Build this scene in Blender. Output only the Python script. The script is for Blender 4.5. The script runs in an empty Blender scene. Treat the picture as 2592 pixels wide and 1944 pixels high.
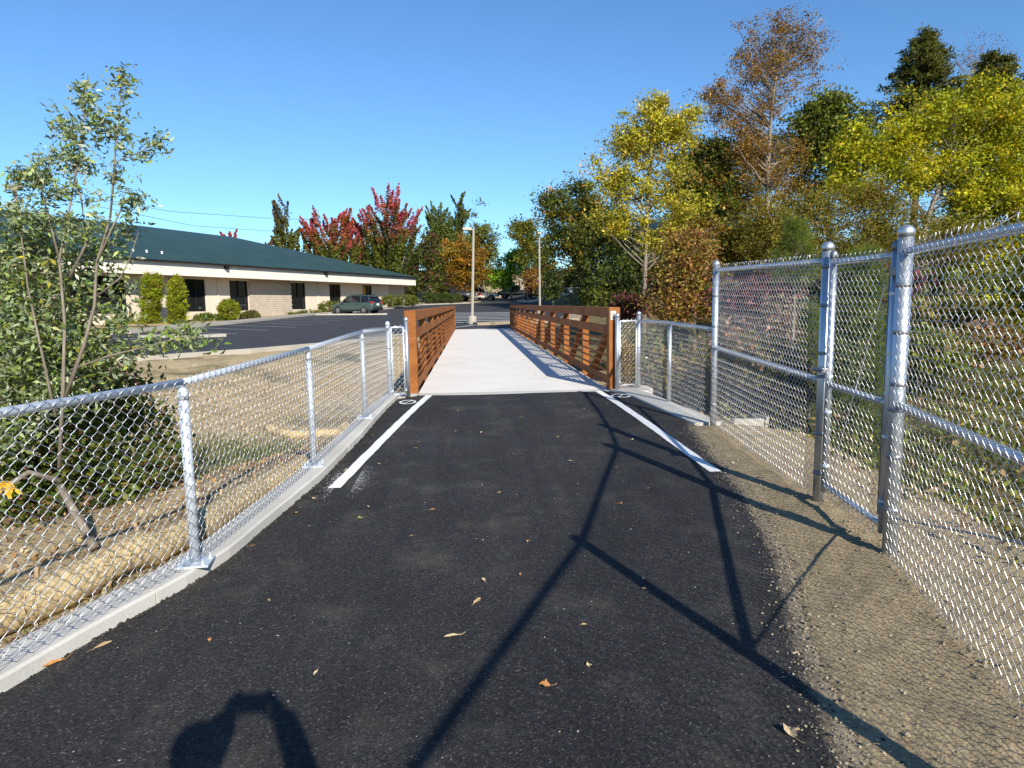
import bpy, bmesh, math, random
import numpy as np
from mathutils import Vector, Matrix

R = math.radians
rng = np.random.default_rng(7)
random.seed(7)
scene = bpy.context.scene
C = scene.collection

# ------------------------------------------------------------------ camera, sky, sun, exposure
FPX, CXP, CYP, EYE = 1700.0, 1296.0, 972.0, 1.55      # focal length in photo pixels (2592 wide), centre, eye height
YAW, PIT, ROLL = R(3.405), R(6.862), R(0.88)
_r0 = Vector((math.cos(YAW), -math.sin(YAW), 0))
_f = Vector((math.sin(YAW) * math.cos(PIT), math.cos(YAW) * math.cos(PIT), -math.sin(PIT)))
_u0 = _r0.cross(_f)
_r = _r0 * math.cos(ROLL) - _u0 * math.sin(ROLL)
_u = _u0 * math.cos(ROLL) + _r0 * math.sin(ROLL)
cam_d = bpy.data.cameras.new('camera')
cam = bpy.data.objects.new('camera', cam_d)
C.objects.link(cam)
M3 = Matrix((_r, _u, -_f)).transposed()
cam.matrix_world = Matrix.Translation((0, 0, EYE)) @ M3.to_4x4()
cam_d.sensor_width = 36.0
cam_d.lens = FPX / 2592 * 36.0
cam_d.clip_start = 0.05
cam_d.clip_end = 3000
scene.camera = cam

SUN_EL, SUN_AZ = R(29.4), R(19.0)       # sunlight travels forwards and to the left
world = bpy.data.worlds.new('World')
scene.world = world
world.use_nodes = True
wn = world.node_tree.nodes
sky = wn.new('ShaderNodeTexSky')
sky.sky_type = 'NISHITA'
sky.sun_disc = False
sky.sun_elevation = SUN_EL
sky.sun_rotation = math.pi - SUN_AZ
sky.air_density = 1.0
sky.dust_density = 0.0
sky.ozone_density = 4.5
bg = wn['Background']
bg.inputs['Strength'].default_value = 0.097
tint = wn.new('ShaderNodeMix')          # the camera's rendering of a clear autumn sky: deeper blue overall
tint.data_type = 'RGBA'
tint.blend_type = 'MULTIPLY'
tint.inputs[0].default_value = 1.0
tint.inputs[7].default_value = (0.72, 0.95, 1.10, 1)
world.node_tree.links.new(sky.outputs['Color'], tint.inputs[6])
world.node_tree.links.new(tint.outputs[2], bg.inputs['Color'])

sun_d = bpy.data.lights.new('sun', 'SUN')
sun_d.energy = 4.6
sun_d.angle = R(0.55)
sun_d.color = (1.0, 0.93, 0.82)
sun = bpy.data.objects.new('sun', sun_d)
C.objects.link(sun)
sdir = Vector((-math.sin(SUN_AZ) * math.cos(SUN_EL), math.cos(SUN_AZ) * math.cos(SUN_EL), -math.sin(SUN_EL)))
sun.rotation_euler = sdir.to_track_quat('-Z', 'Y').to_euler()
sun.location = (8, -20, 15)

scene.view_settings.view_transform = 'Standard'
scene.view_settings.look = 'None'
scene.view_settings.gamma = 1.0
scene.view_settings.exposure = 0.68
scene.render.engine = 'CYCLES'
scene.cycles.max_bounces = 6
scene.cycles.transparent_max_bounces = 8
scene.cycles.caustics_reflective = False
scene.cycles.caustics_refractive = False

DS = 2592 / 2212.0


def at(px, py, Y):
    """photo pixel (2212-wide view) at world distance Y along the bridge -> point"""
    d = _r * ((px * DS - CXP) / FPX) - _u * ((py * DS - CYP) / FPX) + _f
    return Vector((0, 0, EYE)) + d * (Y / d.y)


def mpp(Y):
    return DS * Y / FPX


# ------------------------------------------------------------------ helpers
def link(o, parent=None):
    C.objects.link(o)
    if parent is not None:
        o.parent = parent
    return o


def tag(o, label, cat, group=None):
    o['label'] = label
    o['category'] = cat
    if group:
        o['group'] = group
    return o


def kind(o, k):
    o['kind'] = k
    return o


def thing(name, label, cat, loc=(0, 0, 0), rz=0.0, group=None):
    o = bpy.data.objects.new(name, None)
    C.objects.link(o)
    o.location = loc
    o.rotation_euler = (0, 0, rz)
    o.empty_display_size = 0.2
    return tag(o, label, cat, group)


class MB:
    def __init__(s):
        s.v = []
        s.f = []

    def add(s, vs, fs):
        b = len(s.v)
        s.v.extend([tuple(p) for p in vs])
        s.f.extend([tuple(i + b for i in f) for f in fs])
        return s

    def box(s, c, size, rz=0.0, rx=0.0):
        m = Matrix.Translation(c) @ Matrix.Rotation(rz, 4, 'Z') @ Matrix.Rotation(rx, 4, 'X')
        hx, hy, hz = size[0] / 2, size[1] / 2, size[2] / 2
        vs = [m @ Vector((x, y, z)) for x in (-hx, hx) for y in (-hy, hy) for z in (-hz, hz)]
        return s.add(vs, [(0, 1, 3, 2), (4, 6, 7, 5), (0, 4, 5, 1), (2, 3, 7, 6), (0, 2, 6, 4), (1, 5, 7, 3)])

    def bar(s, a, b, w, h):
        """rectangular bar from a to b, w sideways, h upright"""
        a, b = Vector(a), Vector(b)
        d = (b - a).normalized()
        up = Vector((0, 0, 1)) if abs(d.z) < 0.98 else Vector((0, 1, 0))
        sd = d.cross(up).normalized() * w / 2
        u2 = sd.cross(d).normalized() * h / 2
        vs = [p + x * sd + y * u2 for p in (a, b) for x, y in ((-1, -1), (1, -1), (1, 1), (-1, 1))]
        return s.add(vs, [(0, 3, 2, 1), (4, 5, 6, 7), (0, 1, 5, 4), (1, 2, 6, 5), (2, 3, 7, 6), (3, 0, 4, 7)])

    def tube(s, pts, r, n=8, cap=True):
        pts = [Vector(p) for p in pts]
        rs = r if isinstance(r, (list, tuple)) else [r] * len(pts)
        vs = []
        ref = None
        for i, p in enumerate(pts):
            d = (pts[min(i + 1, len(pts) - 1)] - pts[max(i - 1, 0)]).normalized()
            if ref is None:
                ref = Vector((0, 0, 1)) if abs(d.z) < 0.9 else Vector((1, 0, 0))
            sd = d.cross(ref).normalized()
            u2 = sd.cross(d).normalized()
            for k in range(n):
                a = 2 * math.pi * k / n
                vs.append(p + (sd * math.cos(a) + u2 * math.sin(a)) * rs[i])
        fs = []
        for i in range(len(pts) - 1):
            for k in range(n):
                k2 = (k + 1) % n
                fs.append((i * n + k, i * n + k2, (i + 1) * n + k2, (i + 1) * n + k))
        if cap:
            fs.append(tuple(range(n))[::-1])
            fs.append(tuple((len(pts) - 1) * n + k for k in range(n)))
        return s.add(vs, fs)

    def lathe(s, c, prof, n=12, axis='Z'):
        vs = []
        for (r, z) in prof:
            for k in range(n):
                a = 2 * math.pi * k / n
                p = (r * math.cos(a), r * math.sin(a), z)
                if axis == 'Y':
                    p = (p[0], p[2], p[1])
                elif axis == 'X':
                    p = (p[2], p[0], p[1])
                vs.append((c[0] + p[0], c[1] + p[1], c[2] + p[2]))
        m = len(prof)
        fs = []
        for i in range(m - 1):
            for k in range(n):
                k2 = (k + 1) % n
                fs.append((i * n + k, i * n + k2, (i + 1) * n + k2, (i + 1) * n + k))
        fs.append(tuple(range(n))[::-1])
        fs.append(tuple((m - 1) * n + k for k in range(n)))
        return s.add(vs, fs)

    def prism(s, poly, z0, z1):
        n = len(poly)
        vs = [(p[0], p[1], z0) for p in poly] + [(p[0], p[1], z1) for p in poly]
        fs = [tuple(range(n))[::-1], tuple(range(n, 2 * n))]
        fs += [(i, (i + 1) % n, n + (i + 1) % n, n + i) for i in range(n)]
        return s.add(vs, fs)

    def mesh(s, name, mat, smooth=False):
        me = bpy.data.meshes.new(name)
        me.from_pydata(s.v, [], s.f)
        if mat is not None:
            me.materials.append(mat)
        if smooth:
            me.polygons.foreach_set('use_smooth', [True] * len(me.polygons))
        me.update()
        return me

    def build(s, name, mat, parent=None, smooth=False, bevel=0.0):
        o = bpy.data.objects.new(name, s.mesh(name, mat, smooth))
        link(o, parent)
        if bevel:
            b = o.modifiers.new('bevel', 'BEVEL')
            b.width = bevel
            b.segments = 2
            b.limit_method = 'ANGLE'
        return o


def obj(name, me, parent=None):
    return link(bpy.data.objects.new(name, me), parent)


def sstep(t):
    t = min(max(t, 0.0), 1.0)
    return t * t * (3 - 2 * t)


def lerp_tab(tab, t):
    if t <= tab[0][0]:
        return tab[0][1]
    for (a, va), (b, vb) in zip(tab, tab[1:]):
        if t <= b:
            return va + (vb - va) * (t - a) / (b - a)
    return tab[-1][1]


# ------------------------------------------------------------------ materials
MATS = {}


def new_mat(name, rough=0.8, metal=0.0, spec=0.3):
    m = bpy.data.materials.new(name)
    m.use_nodes = True
    nt = m.node_tree
    p = nt.nodes['Principled BSDF']
    p.inputs['Roughness'].default_value = rough
    p.inputs['Metallic'].default_value = metal
    p.inputs['Specular IOR Level'].default_value = spec
    MATS[name] = m
    return m, nt, p


def nd(nt, t, **kw):
    n = nt.nodes.new(t)
    for k, v in kw.items():
        setattr(n, k, v)
    return n


def noise(nt, vec, scale, detail=4.0, rough=0.55):
    n = nd(nt, 'ShaderNodeTexNoise')
    n.inputs['Scale'].default_value = scale
    n.inputs['Detail'].default_value = detail
    n.inputs['Roughness'].default_value = rough
    nt.links.new(vec, n.inputs['Vector'])
    return n.outputs['Fac']


def ramp(nt, fac, stops):
    r = nd(nt, 'ShaderNodeValToRGB')
    els = r.color_ramp.elements
    while len(els) < len(stops):
        els.new(0.5)
    for e, (pos, col) in zip(els, stops):
        e.position = pos
        e.color = (*col, 1) if len(col) == 3 else col
    nt.links.new(fac, r.inputs['Fac'])
    return r.outputs['Color']


def mix(nt, fac, a, b, mode='MIX'):
    m = nd(nt, 'ShaderNodeMix', data_type='RGBA', blend_type=mode)
    for sock, val in ((m.inputs[0], fac), (m.inputs[6], a), (m.inputs[7], b)):
        if isinstance(val, (int, float)):
            sock.default_value = val
        elif isinstance(val, tuple):
            sock.default_value = (*val, 1) if len(val) == 3 else val
        else:
            nt.links.new(val, sock)
    return m.outputs[2]


def bump(nt, p, h, strength, dist):
    b = nd(nt, 'ShaderNodeBump')
    b.inputs['Strength'].default_value = strength
    b.inputs['Distance'].default_value = dist
    nt.links.new(h, b.inputs['Height'])
    nt.links.new(b.outputs['Normal'], p.inputs['Normal'])


def wpos(nt):
    return nd(nt, 'ShaderNodeNewGeometry').outputs['Position']


def opos(nt):
    return nd(nt, 'ShaderNodeTexCoord').outputs['Object']


def simple(name, col, rough=0.7, metal=0.0, var=0.15, scale=6.0, bmp=0.0, spec=0.3, world_space=True):
    m, nt, p = new_mat(name, rough, metal, spec)
    pos = wpos(nt) if world_space else opos(nt)
    f = noise(nt, pos, scale)
    a = tuple(c * (1 - var) for c in col)
    b = tuple(min(1, c * (1 + var)) for c in col)
    nt.links.new(ramp(nt, f, [(0.3, a), (0.7, b)]), p.inputs['Base Color'])
    if bmp:
        bump(nt, p, noise(nt, pos, scale * 8, 5), 0.6, bmp)
    return m


def mat_asphalt(name, dark, light, speck, dust=0.0):
    m, nt, p = new_mat(name, 0.82, 0, 0.25)
    pos = wpos(nt)
    big = noise(nt, pos, 0.9, 5, 0.6)
    base = ramp(nt, big, [(0.3, dark), (0.75, light)])
    # stones of the mix, each with its own shade
    vor = nd(nt, 'ShaderNodeTexVoronoi')
    vor.inputs['Scale'].default_value = 135
    nt.links.new(pos, vor.inputs['Vector'])
    stone = ramp(nt, nd_sep(nt, vor.outputs['Color']), [(0.0, (0.45,) * 3), (0.75, (1.15,) * 3), (0.95, (1.7,) * 3), (1.0, speck)])
    col = mix(nt, 1.0, base, stone, 'MULTIPLY')
    if dust:
        d = noise(nt, pos, 1.7, 6, 0.65)
        d2 = ramp(nt, d, [(0.52, (0, 0, 0)), (0.74, (dust,) * 3)])
        col = mix(nt, d2, col, (0.16, 0.135, 0.10))
        mp = nd(nt, 'ShaderNodeMapping')            # roller passes run along the path
        mp.inputs['Scale'].default_value = (3.2, 0.16, 1)
        nt.links.new(pos, mp.inputs['Vector'])
        col = mix(nt, 0.75, col, ramp(nt, noise(nt, mp.outputs[0], 1.6, 5, 0.6), [(0.3, (0.78,) * 3), (0.7, (1.28,) * 3)]), 'MULTIPLY')
        # silt washed over the edge of the path
        av = nd(nt, 'ShaderNodeAttribute', attribute_name='silt')
        sil = nd(nt, 'ShaderNodeMath', operation='ADD')
        nt.links.new(nd_sep(nt, av.outputs['Color']), sil.inputs[0])
        nt.links.new(mix(nt, 0.5, noise(nt, pos, 9, 6, 0.7), noise(nt, pos, 70, 4, 0.7)), sil.inputs[1])
        col = mix(nt, ramp(nt, sil.outputs[0], [(0.72, (0, 0, 0)), (1.10, (0.92,) * 3)]), col, (0.29, 0.235, 0.155))
    nt.links.new(col, p.inputs['Base Color'])
    h = mix(nt, 0.35, vor.outputs['Distance'], noise(nt, pos, 260, 3))
    bump(nt, p, h, 0.8, 0.0035)
    return m


def nd_sep(nt, col):
    s = nd(nt, 'ShaderNodeSeparateColor')
    nt.links.new(col, s.inputs['Color'])
    return s.outputs[0]


def mat_galv(name, col, rough=0.42, metal=0.9):
    m, nt, p = new_mat(name, rough, metal, 0.5)
    pos = wpos(nt)
    vor = nd(nt, 'ShaderNodeTexVoronoi')
    vor.inputs['Scale'].default_value = 55
    nt.links.new(pos, vor.inputs['Vector'])
    sp = nd_sep(nt, vor.outputs['Color'])
    n = noise(nt, pos, 9, 4)
    f = mix(nt, 0.75, sp, n)
    nt.links.new(ramp(nt, f, [(0.15, tuple(c * 0.84 for c in col)), (0.85, col)]), p.inputs['Base Color'])
    rr = nd(nt, 'ShaderNodeMapRange')
    rr.inputs['To Min'].default_value = rough - 0.03
    rr.inputs['To Max'].default_value = rough + 0.08
    nt.links.new(n, rr.inputs['Value'])
    nt.links.new(rr.outputs[0], p.inputs['Roughness'])
    return m


def mat_rust():
    m, nt, p = new_mat('weathering_steel', 0.75, 0.0, 0.25)
    pos = wpos(nt)
    n1 = noise(nt, pos, 3.2, 6, 0.65)
    n2 = noise(nt, pos, 45, 4, 0.6)
    c = ramp(nt, n1, [(0.25, (0.16, 0.051, 0.015)), (0.5, (0.275, 0.096, 0.022)), (0.75, (0.37, 0.140, 0.032))])
    c = mix(nt, 0.5, c, ramp(nt, n2, [(0.35, (0.55,) * 3), (0.65, (1.2,) * 3)]), 'MULTIPLY')
    # grey-brown mill scale streaks near cut ends
    mp = nd(nt, 'ShaderNodeMapping')
    mp.inputs['Scale'].default_value = (9, 0.6, 2.0)
    nt.links.new(pos, mp.inputs['Vector'])
    n3 = noise(nt, mp.outputs[0], 2.0, 5)
    c = mix(nt, ramp(nt, n3, [(0.58, (0, 0, 0)), (0.74, (0.5,) * 3)]), c, (0.10, 0.075, 0.06))
    nt.links.new(c, p.inputs['Base Color'])
    bump(nt, p, n2, 0.35, 0.002)
    return m


def mat_concrete(name, a, b, fine=60, broom=False):
    m, nt, p = new_mat(name, 0.85, 0, 0.25)
    pos = wpos(nt)
    n = noise(nt, pos, 1.1, 6, 0.6)
    c = ramp(nt, n, [(0.3, a), (0.7, b)])
    n2 = noise(nt, pos, fine, 3)
    c = mix(nt, 0.5, c, ramp(nt, n2, [(0.3, (0.85,) * 3), (0.7, (1.08,) * 3)]), 'MULTIPLY')
    n4 = noise(nt, pos, 7.0, 5, 0.7)
    c = mix(nt, ramp(nt, n4, [(0.62, (0, 0, 0)), (0.75, (0.35,) * 3)]), c, (0.33, 0.29, 0.23))
    h = n2
    if broom:
        mp = nd(nt, 'ShaderNodeMapping')
        mp.inputs['Scale'].default_value = (1.2, 70, 1)
        nt.links.new(pos, mp.inputs['Vector'])
        h = noise(nt, mp.outputs[0], 3.0, 3)
        c = mix(nt, 0.45, c, ramp(nt, h, [(0.3, (0.86,) * 3), (0.7, (1.08,) * 3)]), 'MULTIPLY')
    nt.links.new(c, p.inputs['Base Color'])
    bump(nt, p, h, 0.4, 0.003)
    return m


def mat_ground():
    """straw-mulched soil, greener and browner in patches"""
    m, nt, p = new_mat('straw_soil', 0.95, 0, 0.1)
    pos = wpos(nt)
    n1 = noise(nt, pos, 0.35, 6, 0.6)
    n2 = noise(nt, pos, 4.5, 6, 0.7)
    n3 = noise(nt, pos, 38, 4, 0.65)
    straw = ramp(nt, n2, [(0.25, (0.27, 0.20, 0.11)), (0.5, (0.46, 0.36, 0.21)), (0.8, (0.56, 0.45, 0.28))])
    straw = mix(nt, 0.7, straw, ramp(nt, n3, [(0.3, (0.6,) * 3), (0.7, (1.25,) * 3)]), 'MULTIPLY')
    green = ramp(nt, n3, [(0.3, (0.035, 0.042, 0.014)), (0.7, (0.10, 0.095, 0.035))])
    # the right-hand bank (x > 3) carries rough grass and leaf litter instead of mulch
    sx = nd(nt, 'ShaderNodeSeparateXYZ')
    nt.links.new(pos, sx.inputs[0])
    mr = nd(nt, 'ShaderNodeMapRange')
    mr.inputs['From Min'].default_value = 2.6
    mr.inputs['From Max'].default_value = 4.2
    nt.links.new(sx.outputs[0], mr.inputs['Value'])
    gfac = mix(nt, mr.outputs[0], ramp(nt, n1, [(0.52, (0, 0, 0)), (0.66, (0.85,) * 3)]), ramp(nt, n2, [(0.3, (0.35,) * 3), (0.6, (0.95,) * 3)]))
    nt.links.new(mix(nt, gfac, straw, green), p.inputs['Base Color'])
    bump(nt, p, mix(nt, 0.5, n2, n3), 0.8, 0.05)
    return m


def mat_silt():
    m, nt, p = new_mat('silty_gravel', 0.95, 0, 0.1)
    pos = wpos(nt)
    n2 = noise(nt, pos, 6, 6, 0.7)
    n3 = noise(nt, pos, 70, 4, 0.7)
    c = ramp(nt, n2, [(0.25, (0.25, 0.195, 0.115)), (0.6, (0.37, 0.292, 0.178)), (0.85, (0.47, 0.38, 0.24))])
    c = mix(nt, 0.8, c, ramp(nt, n3, [(0.3, (0.5,) * 3), (0.7, (1.3,) * 3)]), 'MULTIPLY')
    nt.links.new(c, p.inputs['Base Color'])
    vor = nd(nt, 'ShaderNodeTexVoronoi')
    vor.inputs['Scale'].default_value = 60
    nt.links.new(pos, vor.inputs['Vector'])
    bump(nt, p, mix(nt, 0.45, noise(nt, pos, 32, 6, 0.7), n3), 0.9, 0.02)
    return m


def mat_leaf(name, trans=0.35, rough=0.55, back=None, spec=0.3):
    m, nt, p = new_mat(name, rough, 0, spec)
    at_ = nd(nt, 'ShaderNodeAttribute', attribute_name='col')
    col = at_.outputs['Color']
    if back:
        g = nd(nt, 'ShaderNodeNewGeometry')
        col = mix(nt, g.outputs['Backfacing'], col, mix(nt, 0.4, col, back))
    nt.links.new(col, p.inputs['Base Color'])
    t = nd(nt, 'ShaderNodeBsdfTranslucent')
    nt.links.new(mix(nt, 1.0, col, (1.15, 1.05, 0.55), 'MULTIPLY'), t.inputs['Color'])
    ms = nd(nt, 'ShaderNodeMixShader')
    ms.inputs[0].default_value = trans
    nt.links.new(p.outputs[0], ms.inputs[1])
    nt.links.new(t.outputs[0], ms.inputs[2])
    nt.links.new(ms.outputs[0], nt.nodes['Material Output'].inputs[0])
    return m


def mat_bark(name, a, b):
    m, nt, p = new_mat(name, 0.9, 0, 0.15)
    pos = wpos(nt)
    mp = nd(nt, 'ShaderNodeMapping')
    mp.inputs['Scale'].default_value = (1, 1, 0.25)
    nt.links.new(pos, mp.inputs['Vector'])
    n = noise(nt, mp.outputs[0], 18, 5, 0.65)
    nt.links.new(ramp(nt, n, [(0.3, a), (0.7, b)]), p.inputs['Base Color'])
    bump(nt, p, n, 0.7, 0.015)
    return m


def mat_glass_dark(name, col=(0.012, 0.014, 0.016)):
    m, nt, p = new_mat(name, 0.06, 0.0, 0.6)
    p.inputs['Base Color'].default_value = (*col, 1)
    bump(nt, p, noise(nt, wpos(nt), 0.7, 2), 0.05, 0.05)
    return m


def mat_paint(name, col, rough=0.3, coat=0.6):
    m, nt, p = new_mat(name, rough, 0.0, 0.5)
    p.inputs['Coat Weight'].default_value = coat
    p.inputs['Coat Roughness'].default_value = 0.08
    n = noise(nt, wpos(nt), 3.0, 4)
    nt.links.new(ramp(nt, n, [(0.3, tuple(c * 0.85 for c in col)), (0.7, col)]), p.inputs['Base Color'])
    return m


ASPH = mat_asphalt('fresh_asphalt', (0.0225, 0.022, 0.0215), (0.0345, 0.0338, 0.033), (4.0, 3.6, 3.1), 0.30)
LOT = mat_asphalt('lot_asphalt', (0.040, 0.041, 0.044), (0.056, 0.057, 0.060), (3, 3, 3))
DECK = mat_concrete('deck_concrete', (0.70, 0.67, 0.61), (0.79, 0.76, 0.71), 60, True)
KERB = mat_concrete('kerb_concrete', (0.46, 0.44, 0.39), (0.60, 0.58, 0.53))
WALK = mat_concrete('walk_concrete', (0.34, 0.31, 0.26), (0.42, 0.39, 0.33))
RUST = mat_rust()
GALV = mat_galv('galvanized_steel', (0.62, 0.66, 0.70))
GALVL = mat_galv('bright_galvanized', (0.74, 0.80, 0.86), 0.5, 0.55)
WIRE = mat_galv('galvanized_wire', (0.66, 0.68, 0.71), 0.38, 0.9)
FITT = mat_galv('cast_fitting', (0.30, 0.31, 0.33), 0.5, 0.85)
WHITE = simple('line_paint', (0.80, 0.80, 0.78), 0.6, 0, 0.06, 22, 0.002)
FADED = simple('faded_line_paint', (0.50, 0.50, 0.49), 0.7, 0, 0.25, 5)
SOIL = mat_ground()
SILT = mat_silt()
STONE = simple('pebble_stone', (0.34, 0.28, 0.19), 0.9, 0, 0.5, 25)
ROOFM = simple('green_metal_roof', (0.026, 0.060, 0.056), 0.55, 0.0, 0.12, 0.5, 0, 0.4)
WALLM = simple('beige_wall_paint', (0.66, 0.57, 0.46), 0.85, 0, 0.05, 1.5, 0.003)
FASC = simple('cream_fascia_paint', (0.78, 0.70, 0.60), 0.75, 0, 0.05, 1.2)
BLOCKM = simple('split_face_block', (0.46, 0.39, 0.31), 0.95, 0, 0.10, 2.0, 0.01)
JOINT = simple('block_mortar', (0.40, 0.34, 0.27), 0.95, 0, 0.1, 8)
GLASS = mat_glass_dark('dark_window_glass')
CGLASS = mat_glass_dark('car_window_glass', (0.01, 0.012, 0.014))
FRAME = simple('dark_bronze_frame', (0.018, 0.016, 0.014), 0.5, 0.2, 0.1)
BLACK = simple('black_rubber', (0.014, 0.014, 0.014), 0.85, 0, 0.2)
CHROME = simple('alloy_wheel', (0.55, 0.56, 0.58), 0.35, 0.7, 0.1)
LAMPM = simple('lamp_post_paint', (0.44, 0.40, 0.33), 0.6, 0, 0.08)
REDL = simple('tail_light', (0.45, 0.02, 0.02), 0.25, 0, 0.1)
WOOD = simple('raw_wood', (0.42, 0.29, 0.15), 0.85, 0, 0.25, 12)
POLEW = simple('grey_pole_wood', (0.30, 0.25, 0.19), 0.9, 0, 0.2, 5)
STRAWM = simple('straw_wattle', (0.56, 0.43, 0.23), 0.95, 0, 0.35, 30, 0.02)
LEAF = mat_leaf('leaf', 0.42)
WLEAF = mat_leaf('willow_leaf', 0.22, 0.45, (0.34, 0.38, 0.33), 0.4)
DRYL = mat_leaf('dry_leaf', 0.15, 0.8)
BARK = mat_bark('grey_bark', (0.13, 0.105, 0.08), (0.30, 0.255, 0.20))
BARKD = mat_bark('dark_bark', (0.05, 0.04, 0.03), (0.13, 0.10, 0.075))


# ------------------------------------------------------------------ land form
def path_z(y):
    return 0.12 * sstep((y - 3.5) / 6.5)


def lot_z(x, y):
    z = lerp_tab([(38, 0.10), (65, 0.64), (100, 2.11), (112, 2.5), (200, 4.2)], y)
    z += 0.02 * min(max(0, -x), 20) * sstep((y - 28) / 12)
    z += 1.6 * sstep((x - 5) / 8) * sstep((y - 45) / 22)
    return z


def land(x, y):
    d = (x + 5.5) * 0.87 - (y - 8.0) * 0.5
    w = 1 - sstep((x - 4) / 6)
    near = -0.09
    if x > 2.6:
        near += -0.16 * sstep((x - 2.6) / 1.2) + 0.055 * max(0, x - 5)
    far = lot_z(x, y) - 0.07
    if d < 0:
        zc = far + (-1.0 - far) * (1 - sstep(-d / 9.5))
        zo = far + (near - far) * (1 - sstep(-d / 9.5))
    else:
        zc = -1.0 + (near + 1.0) * sstep(d / 3.6)
        zo = near
    z = zc * w + zo * (1 - w)
    rough = 0.03 * math.sin(x * 2.1 + y * 1.3) * math.sin(y * 1.7 - x * 0.6) + 0.02 * math.sin(5.3 * x) * math.sin(4.7 * y + 1)
    if -2.1 < x < 2.7 and y < 11.5:
        rough = 0
        z = min(z, -0.06)
    return z + rough


def seq(*parts):
    out = []
    for a, b, s in parts:
        n = max(1, int(round((b - a) / s)))
        out += [a + (b - a) * i / n for i in range(n)]
    return out + [parts[-1][1]]


gx = seq((-700, -100, 100), (-100, -12, 4), (-12, 12, 0.3), (12, 100, 4), (100, 700, 100))
gy = seq((-40, -4, 4), (-4, 24, 0.3), (24, 130, 3), (130, 1400, 130))
verts = []
for y in gy:
    for x in gx:
        verts.append((x, y, land(x, y)))
nx = len(gx)
faces = [(j * nx + i, j * nx + i + 1, (j + 1) * nx + i + 1, (j + 1) * nx + i) for j in range(len(gy) - 1) for i in range(nx - 1)]
gm = MB().add(verts, faces)
kind(gm.build('ground', SOIL, smooth=True), 'structure')

# ------------------------------------------------------------------ the asphalt path
KERB_IN = [(-3.70, -3.0), (-2.53, 0.8), (-1.94, 2.67), (-1.85, 3.02), (-1.76, 3.29), (-1.61, 3.73), (-1.53, 4.07), (-1.45, 4.86), (-1.34, 5.83), (-1.24, 7.5), (-1.20, 9.0), (-1.14, 10.28)]
R_EDGE = [(0.6, -3.0), (0.95, 0.8), (1.27, 1.99), (1.50, 2.75), (1.89, 3.82), (2.22, 5.15), (2.37, 6.17), (2.56, 7.3), (2.60, 7.9), (2.52, 8.7), (2.44, 9.3), (2.36, 10.28)]


def tab_x(tab, y):
    return lerp_tab([(b, a) for a, b in tab], y)


ys = seq((-3.0, 2.0, 0.25), (2.0, 10.6, 0.06))
NC = 60
pv = []
for y in ys:
    xl = tab_x(KERB_IN, y) - 0.03 + random.uniform(-0.006, 0.012)
    xr = tab_x(R_EDGE, y) + 0.10
    for i in range(NC + 1):
        t = i / NC
        x = xl + (xr - xl) * t
        z = path_z(y) + 0.004 * math.sin(2.3 * x + y) * math.sin(1.9 * y)
        if i == NC:
            z -= 0.02
        pv.append((x, y, z))
pf = [(j * (NC + 1) + i, j * (NC + 1) + i + 1, (j + 1) * (NC + 1) + i + 1, (j + 1) * (NC + 1) + i) for j in range(len(ys) - 1) for i in range(NC)]
path = kind(MB().add(pv, pf).build('asphalt_path', ASPH, smooth=True), 'structure')
_ca = path.data.color_attributes.new('silt', 'FLOAT_COLOR', 'POINT')
_c = np.ones((len(pv), 4), dtype=np.float32)
for _i, (_x, _y, _z) in enumerate(pv):
    _e = tab_x(R_EDGE, _y)
    _k = 1 - sstep((_y - 7.2) / 1.2)
    _c[_i, :3] = sstep((_x - _e + 0.22) / 0.26) * 0.60 * _k
_ca.data.foreach_set('color', _c.ravel())


def ground_strip(pts, width_dir, name, mat, parent, lift=0.006):
    """quad strip of (left, right) ground points draped on the path"""
    m = MB()
    for (a, b) in pts:
        m.v.append((a[0], a[1], path_z(a[1]) + lift))
        m.v.append((b[0], b[1], path_z(b[1]) + lift))
    m.f = [(2 * i, 2 * i + 1, 2 * i + 3, 2 * i + 2) for i in range(len(pts) - 1)]
    return m.build(name, mat, parent)


def lerp2(a, b, t):
    return (a[0] + (b[0] - a[0]) * t, a[1] + (b[1] - a[1]) * t)


def edge_line(a0, b0, a1, b1):
    n = 40
    pts = []
    for i in range(n + 1):
        t = i / n
        a, b = lerp2(a0, a1, t), lerp2(b0, b1, t)
        j1, j2 = random.uniform(-0.004, 0.004), random.uniform(-0.004, 0.004)
        pts.append(((a[0] + j1, a[1]), (b[0] + j2, b[1])))
    return ground_strip(pts, None, 'edge_line', WHITE, path, 0.009)


edge_line((-1.225, 5.56), (-1.123, 5.56), (-0.735, 10.55), (-0.632, 10.55))
edge_line((2.083, 5.70), (2.186, 5.70), (1.965, 10.60), (2.068, 10.60))


def ring_mark(cx, cy, rx, ry):
    m = MB()
    n = 28
    z = path_z(cy) + 0.010
    for k in range(n):
        a = 2 * math.pi * k / n
        for s in (1.0, 0.76):
            m.v.append((cx + rx * s * math.cos(a), cy + ry * s * math.sin(a), z))
    m.f = [(2 * k, 2 * ((k + 1) % n), 2 * ((k + 1) % n) + 1, 2 * k + 1) for k in range(n)]
    b = len(m.v)
    for i in range(13):                      # S-shaped bar inside the ring
        t = -1 + 2 * i / 12
        x = cx + rx * 0.74 * t
        y = cy + ry * 0.55 * math.sin(t * 2.6)
        m.v.append((x, y - ry * 0.13, z))
        m.v.append((x, y + ry * 0.13, z))
    m.f += [(b + 2 * i, b + 2 * i + 2, b + 2 * i + 3, b + 2 * i + 1) for i in range(12)]
    m.build('painted_ring', WHITE, path)


ring_mark(-0.955, 9.86, 0.125, 0.21)
ring_mark(2.25, 10.0, 0.15, 0.20)

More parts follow.
